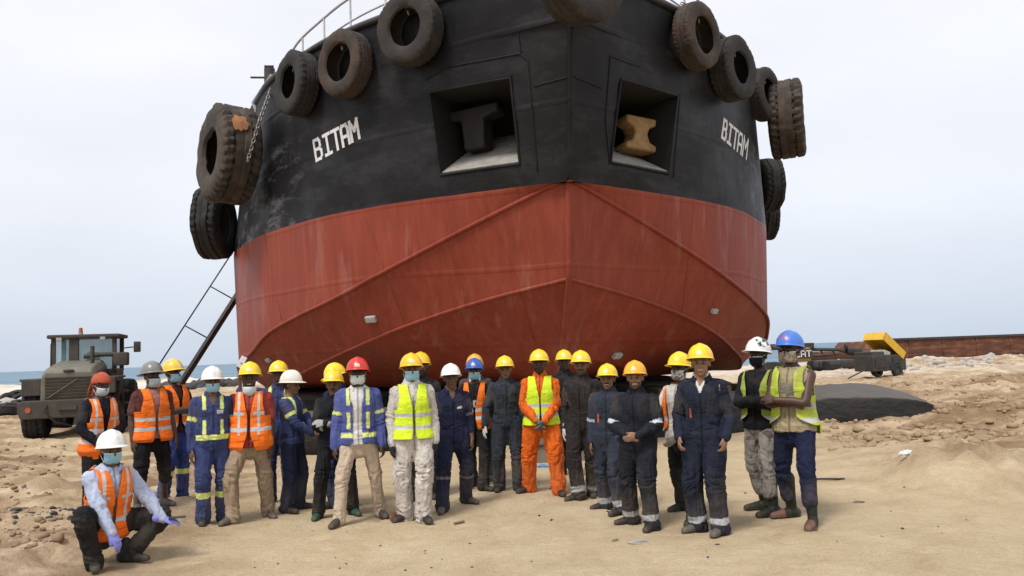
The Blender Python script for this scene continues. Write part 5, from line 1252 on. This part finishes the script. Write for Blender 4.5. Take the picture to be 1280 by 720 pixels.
# ------------------------------------------------------------------ the group
YH = (.86, .58, .02); WH = (.74, .74, .72); SK1 = (.082, .045, .030); SK2 = (.13, .072, .046); SK3 = (.20, .105, .062); SK4 = (.26, .145, .09)
NV = (.013, .016, .042); DKB = (.014, .016, .022); BLUE = (.038, .050, .135); MBL = (.27, .52, .64); WGL = (.46, .46, .44)
GRP = 'workers posing in front of the ship'
_order = []
def W(*a, **k):
    r = person(a[0], GRP, *a[1:], **k); return r
M_wrap = simple('rust red cloth', (.42, .085, .04), .9, dirt=(.28, .05, .025), scale=14)
import time as _t; _t0 = _t.time()
W('man in rust red head wrap, orange vest over black long sleeves, behind the squatting man', (110, 655), (136, 652), (140, 463), turn=24, lean=4, head=6, nod=14, wrap=M_wrap, mask=(.45, .50, .55), skin=SK1, kind='two', top_c=(.010, .011, .018), bot_c=BLK, vest=ORG, vstyle='chest', vneck=.16, vgap=.012, vhem=-.16, armR=((.03, -.20, .10), (1, .4, -.4), (-.9, -.3, .1)), armL=((-.08, -.19, .02), (-1, .5, -.2), (.8, -.4, .1)), fat=1.02)
W('man in grey wide brim hard hat and open orange vest over maroon tee, arms hanging', (172, 640), (206, 630), (175, 453), turn=20, head=12, hat=(.19, .19, .18), wide=True, logo=False, mask=(.42, .50, .52), maskdz=-.02, skin=SK1, kind='two', sleeve=.33, top_c=(.10, .028, .028), top_r=[('patch', -.08, .08, -.1, .6, (.36, .16, .14))], bot_c=(.012, .011, .013), vest=ORG, vstyle='plain', vneck=.18, vgap=.008, vhem=-.10, tapes=(.03, .15), leglen=.35, fat=1.08, boots='grey', armR=((.26, -.08, -.08), (.3, .8, 0), None))
W('man in yellow hard hat and blue mask with bare crossed arms and orange vest', (204, 619), (228, 617), (209, 450), turn=34, head=8, hat=(.78, .52, .05), hwear=.5, mask=MBL, skin=SK1, kind='two', sleeve=.3, top_c=(.03, .014, .012), bot_c=(.03, .05, .19), bot_r=[('leg', .62, .70, YREF)], vest=ORG, vstyle='plain', vgap=.02, armL='crossA', armR='crossB')
W('man in white hard hat and blue mask wearing blue coveralls with yellow tapes', (254, 655), (278, 651), (260, 459), turn=4, nod=4, hat=WH, mask=MBL, skin=SK2, top_c=BLUE, logo=False, top_r=[('vneck', .42, .5, SK2), ('waist', .03, .085, YREF), ('strap', .075, .115, .06, .26, YREF), ('strap', .075, .115, .38, .56, YREF), ('arm', .27, .36, YREF), ('patch', .04, .11, .33, .37, (.5, .5, .5))], bot_r=[('leg', .66, .74, YREF)], belly=.02, fat=1.06, boots='black', dusty=.10, toeL=-8, toeR=18)
P7 = W('smiling man in orange vest over red polo and khaki trousers, mask under chin', (291, 654), (336, 645), (328, 453), turn=-6, smile=True, skin=SK1, hat=YH, kind='two', sleeve=.36, top_c=(.30, .045, .035), collar=(.30, .045, .035), bot_c=(.30, .225, .15), mask=(.55, .62, .62), maskdz=-.078, vest=ORG, vstyle='chest', vneck=.27, vgap=.012, vhem=-.11, fat=1.10, belly=.02, boots='grey', toeL=-35, toeR=25, loose=1.12, tapes=(.10,), dusty=.12)
P6 = W('worker at the back raising one bare arm with a phone, yellow hard hat just showing', (338, 628), (362, 627), (345, 452), turn=-8, hat=YH, skin=SK2, top_c=BLUE, top_r=[('strap', .08, .12, .3, .56, YREF), ('arm', .25, .33, YREF)], sleeve=.62, armL=((-.46, -.12, .74), (-1, .1, -.6), (.25, -.1, .9)), armR='down', palmL=(0, -1, 0), curl=1.0)
W('man in white hard hat looking right, blue jacket with yellow tapes and dark jeans', (357, 641), (374, 636), (352, 464), turn=62, head=14, nod=10, hat=(.70, .67, .58), logo=False, skin=SK3, kind='two', top_c=BLUE, top_r=[('strap', .08, .12, .3, .56, YREF), ('arm', .25, .33, YREF)], bot_c=(.014, .02, .045), armL=((-.02, -.30, .06), (-1, .5, -.3), (.2, -1, 0)), armR=((.05, -.32, .09), (1, .5, -.3), (-.2, -1, 0)), hairback=True)
W('man with crossed arms in black jacket and green boots, yellow hard hat', (398, 648), (441, 643), (394, 464), turn=-6, head=-4, must=True, hat=YH, skin=SK3, kind='two', top_c=(.010, .012, .016), collar=(.010, .012, .016), top_r=[('arm', .56, .66, (.42, .43, .45))], bot_c=BLK, armL='crossB', armR='crossA', boots='green', loose=1.15, fat=1.05, toeL=-10, toeR=30, glovesides=(1,), gloves=(.3, .3, .3))
W('stooping man in yellow hard hat and blue mask, looking down left behind the black jacket', (418, 634), (440, 633), (404, 455), turn=-46, head=-10, nod=22, tilt=-8, lean=8, hat=YH, mask=MBL, skin=SK1, top_c=(.016, .024, .07), armL='front', armR='front')
W('man in red hard hat and sunglasses, open blue jacket over white polo, beige trousers', (424, 657), (476, 649), (462, 447), turn=-2, hat=(.58, .030, .022), mask=(.58, .66, .66), glasses=M_sung, skin=SK1, kind='jacket', top_c=(.58, .57, .56), collar=(.55, .55, .55), bot_c=(.46, .37, .28), jac_c=(.075, .095, .28), jac_r=[('strap', .085, .122, .1, .28, YREF), ('strap', .085, .122, .36, .56, YREF), ('waist', .01, .06, YREF), ('arm', .30, .36, YREF)], tight=.86, boots='shoe', toeL=-24, toeR=20, dusty=.08, armL=((-.26, -.04, -.11), (-.3, .8, 0), None), armR=((.26, -.04, -.11), (.3, .8, 0), None), curl=.8)
W('grey bearded man in lime vest over stained white coveralls and one dark glove', (508, 649), (530, 652), (503, 443), turn=6, hat=(.82, .48, .015), mask=MBL, skin=SK2, top_c=(.52, .48, .44), top_r=[('vneck', .40, .42, (.58, .56, .54))], bot_r=[('spots', 30, .78, (.20, .18, .16))], vest=LIME, vstyle='plain', vneck=.27, vgap=.006, vhem=-.04, tapes=(.06, .19), gloves=(.32, .32, .30), glovepalm=(.02, .02, .02), boots='black', dusty=.12, loose=1.12, toeL=-50, toeR=15)
W('moustached man whose head shows just behind the white coveralls, yellow hard hat', (520, 624), (540, 622), (527, 441), turn=-4, must=True, hat=(.82, .48, .015), skin=SK2, top_c=(.03, .028, .028), armL='down', armR='down', beard=True)
W('man in white hard hat and navy coveralls with rolled sleeves and name patch', (553, 640), (583, 629), (549, 456), turn=8, hat=(.76, .76, .73), logo=False, skin=SK2, top_c=NV, sleeve=.80, top_r=[('vneck', .44, .5, SK2), ('patch', .05, .12, .315, .345, (.6, .6, .6)), ('arm', .34, .40, (.12, .13, .15))], bot_r=[('leg', .61, .65, (.14, .14, .15))], boots='grey', curl=.9, toeR=40, dusty=.15, loose=1.05, armL='away')
P15 = W('man in blue hard hat with orange vest over lettered black shirt, black trousers', (592, 610), (604, 613), (583, 449), turn=-8, hat=(.03, .10, .42), mask=MBL, skin=SK1, kind='two', top_c=BLK, top_r=[('patch', -.02, .045, .20, .30, (.45, .45, .45)), ('patch', .005, .03, .225, .275, BLK)], bot_c=BLK, vest=ORG, vstyle='plain', vneck=.14, vgap=.008, vw=.075, tapes=(.04, .15), armL='down', armR='down', toeR=50)
W('worker with white cloth wrapped over his face under a worn yellow hard hat', (584, 601), (612, 600), (603, 443), turn=-6, hat=(.75, .42, .04), hwear=.7, skin=SK1, scarf=(.60, .60, .60), top_c=(.06, .06, .062), armL='down', armR='down', boots='grey')
W('man in slate grey coveralls and white gloves hanging at his sides, yellow hard hat', (624, 613), (649, 613), (623, 446), turn=2, hat=YH, skin=SK3, top_c=(.028, .033, .043), bot_r=[('waist', -.2, .1, (.022, .027, .038))], gloves=WGL, boots='black', loose=1.05, toeL=-12, toeR=12, armL='away', armR='away', dusty=.15)
W('man in bright orange coveralls with lime vest, gloved hands clasped in front', (662, 615), (699, 617), (666, 438), turn=-3, hat=YH, skin=SK1, beard=True, top_c=(.62, .115, .012), bot_c=(.62, .115, .012), vest=LIME, vstyle='plain', vneck=.27, vgap=.005, vhem=-.06, tapes=(.04, .155), gloves=(.12, .125, .12), armL='front', armR='front', boots='black', toeL=-50, toeR=18, loose=1.15, dusty=.08)
W('man in black coveralls with crossed arms, standing back right of the orange coveralls', (702, 594), (720, 595), (708, 438), turn=0, hat=YH, skin=SK1, beard=True, top_c=(.014, .013, .016), armL='crossB', armR='crossA')
W('tall man in dark brown coveralls, moustache, one pale glove hanging', (724, 625), (742, 620), (730, 439), turn=-16, head=8, must=True, beard=True, hat=YH, skin=SK3, top_c=(.024, .020, .020), top_r=[('arm', .50, .57, (.45, .47, .50))], bot_r=[('leg', .90, .98, (.34, .34, .35))], gloves=(.42, .42, .42), boots='black', toeL=-40, dusty=.12, loose=1.08, hairback=True)
W('smiling moustached shorter man in blue grey coveralls, orange pen on chest', (757, 636), (777, 643), (753, 456), turn=-18, head=8, smile=True, must=True, hat=YH, skin=SK3, top_c=(.028, .034, .052), top_r=[('patch', -.115, -.095, .17, .27, (.55, .10, .03)), ('arm', .44, .50, (.35, .38, .42))], bot_r=[('leg', .90, .98, (.40, .40, .42)), ('legpatch', 4, .40, .56, (.018, .02, .03))], boots='black', toeL=-50, toeR=-30, fat=1.05, loose=1.08, hairback=True, swap=False)
W('smiling man in navy coveralls holding his bare hands together, orange yellow hard hat', (790, 655), (816, 662), (791, 452), turn=-16, head=10, smile=True, beard=True, hat=(.86, .40, .02), skin=SK4, top_c=(.013, .015, .022), top_r=[('arm', .42, .50, (.52, .54, .58))], bot_r=[('leg', .90, .97, (.36, .36, .38)), ('legpatch', 4, .42, .58, (.012, .013, .018)), ('legpatch', 3, .42, .56, (.013, .014, .019))], armL='belly', armR='belly', boots='black', toeL=-55, toeR=-10, fat=1.12, loose=1.10, hairback=True)
P23 = W('masked worker half hidden with one pale glove reaching out left, yellow hard hat', (853, 638), (866, 655), (853, 441), turn=-34, head=4, hat=(.84, .58, .02), mask=(.55, .55, .55), maskpat=True, skin=SK1, kind='two', sleeve=.3, top_c=(.50, .46, .42), bot_c=BLK, vest=ORG, vgap=.09, vstyle='plain', gloves=(.36, .35, .32), armL=((-.20, -.34, .06), (-.6, .3, -1), (-.3, -1, .15)), armR='front', boots=('rubber', 'rubber'), tight=.85, logo=False)
W('young man in navy coveralls with white undershirt collar, right end of the yellow hats', (874, 664), (901, 668), (873, 431), turn=-10, head=6, smile=True, hat=(.84, .55, .02), skin=SK4, top_c=(.013, .017, .032), top_r=[('vneck', .40, .42, (.62, .62, .62)), ('vneck', .46, .52, SK4), ('arm', .50, .56, (.42, .46, .50)), ('patch', -.115, -.095, .17, .26, (.42, .08, .03))], bot_r=[('leg', .90, .97, (.40, .41, .43)), ('legpatch', 4, .34, .54, (.010, .012, .020))], armL=((-.225, -.09, -.02), (-.3, .8, 0), None), armR=((.215, -.12, -.01), (.3, .8, 0), (-.1, -.3, -.95)), boots='grey', toeL=-40, toeR=-14, loose=1.12, hairback=True, curl=.9)
W('man in marked white hard hat and black mask, grey stained trousers in rubber boots', (954, 637), (966, 645), (947, 423), turn=-30, head=-4, hat=(.72, .72, .70), hstyle='marked', logo=False, skin=(.045, .027, .021), mask=(.012, .012, .014), kind='two', top_c=(.008, .009, .012), bot_c=(.24, .22, .20), bot_r=[('spots', 14, .55, (.11, .10, .09))], vest=(.30, .36, .06), vgap=.075, vstyle='plain', vhem=-.04, tapes=(.03,), armL='crossA', armR='crossB', gloves=(.01, .01, .01), boots='rubber', leglen=.66, toeL=-40, toeR=-20, s=None)
P26 = W('man in blue hard hat and sunglasses, arms crossed, lime vest over khaki tee, rubber boots', (988, 647), (1016, 660), (973, 415), turn=-22, head=-4, hat=(.045, .17, .58), hstyle='bluered', logo=False, skin=(.065, .034, .024), mask=(.42, .37, .27), maskpat=True, glasses=M_sung, kind='two', sleeve=.0, top_c=(.33, .27, .17), top_r=[('patch', -.07, .07, .28, .39, (.20, .18, .14))], bot_c=(.012, .016, .045), vest=(.45, .55, .06), vgap=.07, vstyle='plain', vneck=.5, vhem=-.09, tapes=(.02, .15), vdirt=.5, armL='crossB', armR='crossA', boots='rubberbrown', leglen=.66, toeL=-40, toeR=8, tight=.92)
# squatting man, lower left
gq = G(128, 706); PS = W('squatting man in white hard hat, orange vest over pale blue shirt and violet gloves', (118, 711), (160, 702), (143, 549), turn=24, s=.98, squat=(.03, .20, .33), knee=((-.75, -1, .5), (.95, -.8, .3)), lean=12, head=-8, nod=4, hat=WH, logo=False, mask=MBL, skin=SK2, kind='two', top_c=(.42, .47, .62), collar=(.42, .47, .62), bot_c=BLK, vest=ORG, vstyle='chest', vneck=.30, vw=.05, vgap=.006, vhem=-.10, tapes=(.07,), gloves=(.22, .24, .62), toeL=-20, toeR=35, armL=((-.08, -.40, -.03), (-1, 0, -.4), (.35, -.6, -.75)), armR=((.40, -.42, .02), (.9, .2, -.6), (.8, -.55, -.1)), palmR=(0, 0, -1), palmL=(0, .3, -1), curl=.45)
# things the people hold
def held(name, label, cat, pos, size, mat, rot=(0, 0, 0), bev=.006):
    o = MB().box((0, 0, 0), size, bev=bev).build(name, mat, None, tuple(pos)); o.rotation_euler = rot; tag(o, label, cat); return o
def palm(inf, sg, d=.09, off=(0, 0, 0)): a, e_, w_, hd = inf['arms'][sg]; return inf['world'](w_+hd*d+np.array(off))
held('phone', 'pale phone held high in the raised bare hand beside the red hull', 'phone', palm(P6, -1, .12, (-.0, -.05, .02)), (.075, .010, .15), M_white, (0, .5, .2))
held('phone', 'black phone held out in the violet glove of the squatting man', 'phone', palm(PS, 1, .12, (0, -.02, .03)), (.15, .07, .012), M_blk if 'M_blk' in globals() else M_hair, (0, 0, .4))
held('paper_sheets', 'folded white sheets of paper hanging from the hand left of the khaki trousers', 'paper', palm(P7, -1, .18, (.0, -.02, -.10)), (.012, .16, .26), M_white, (.1, .15, .5), 0)
print('people', _t.time()-_t0)
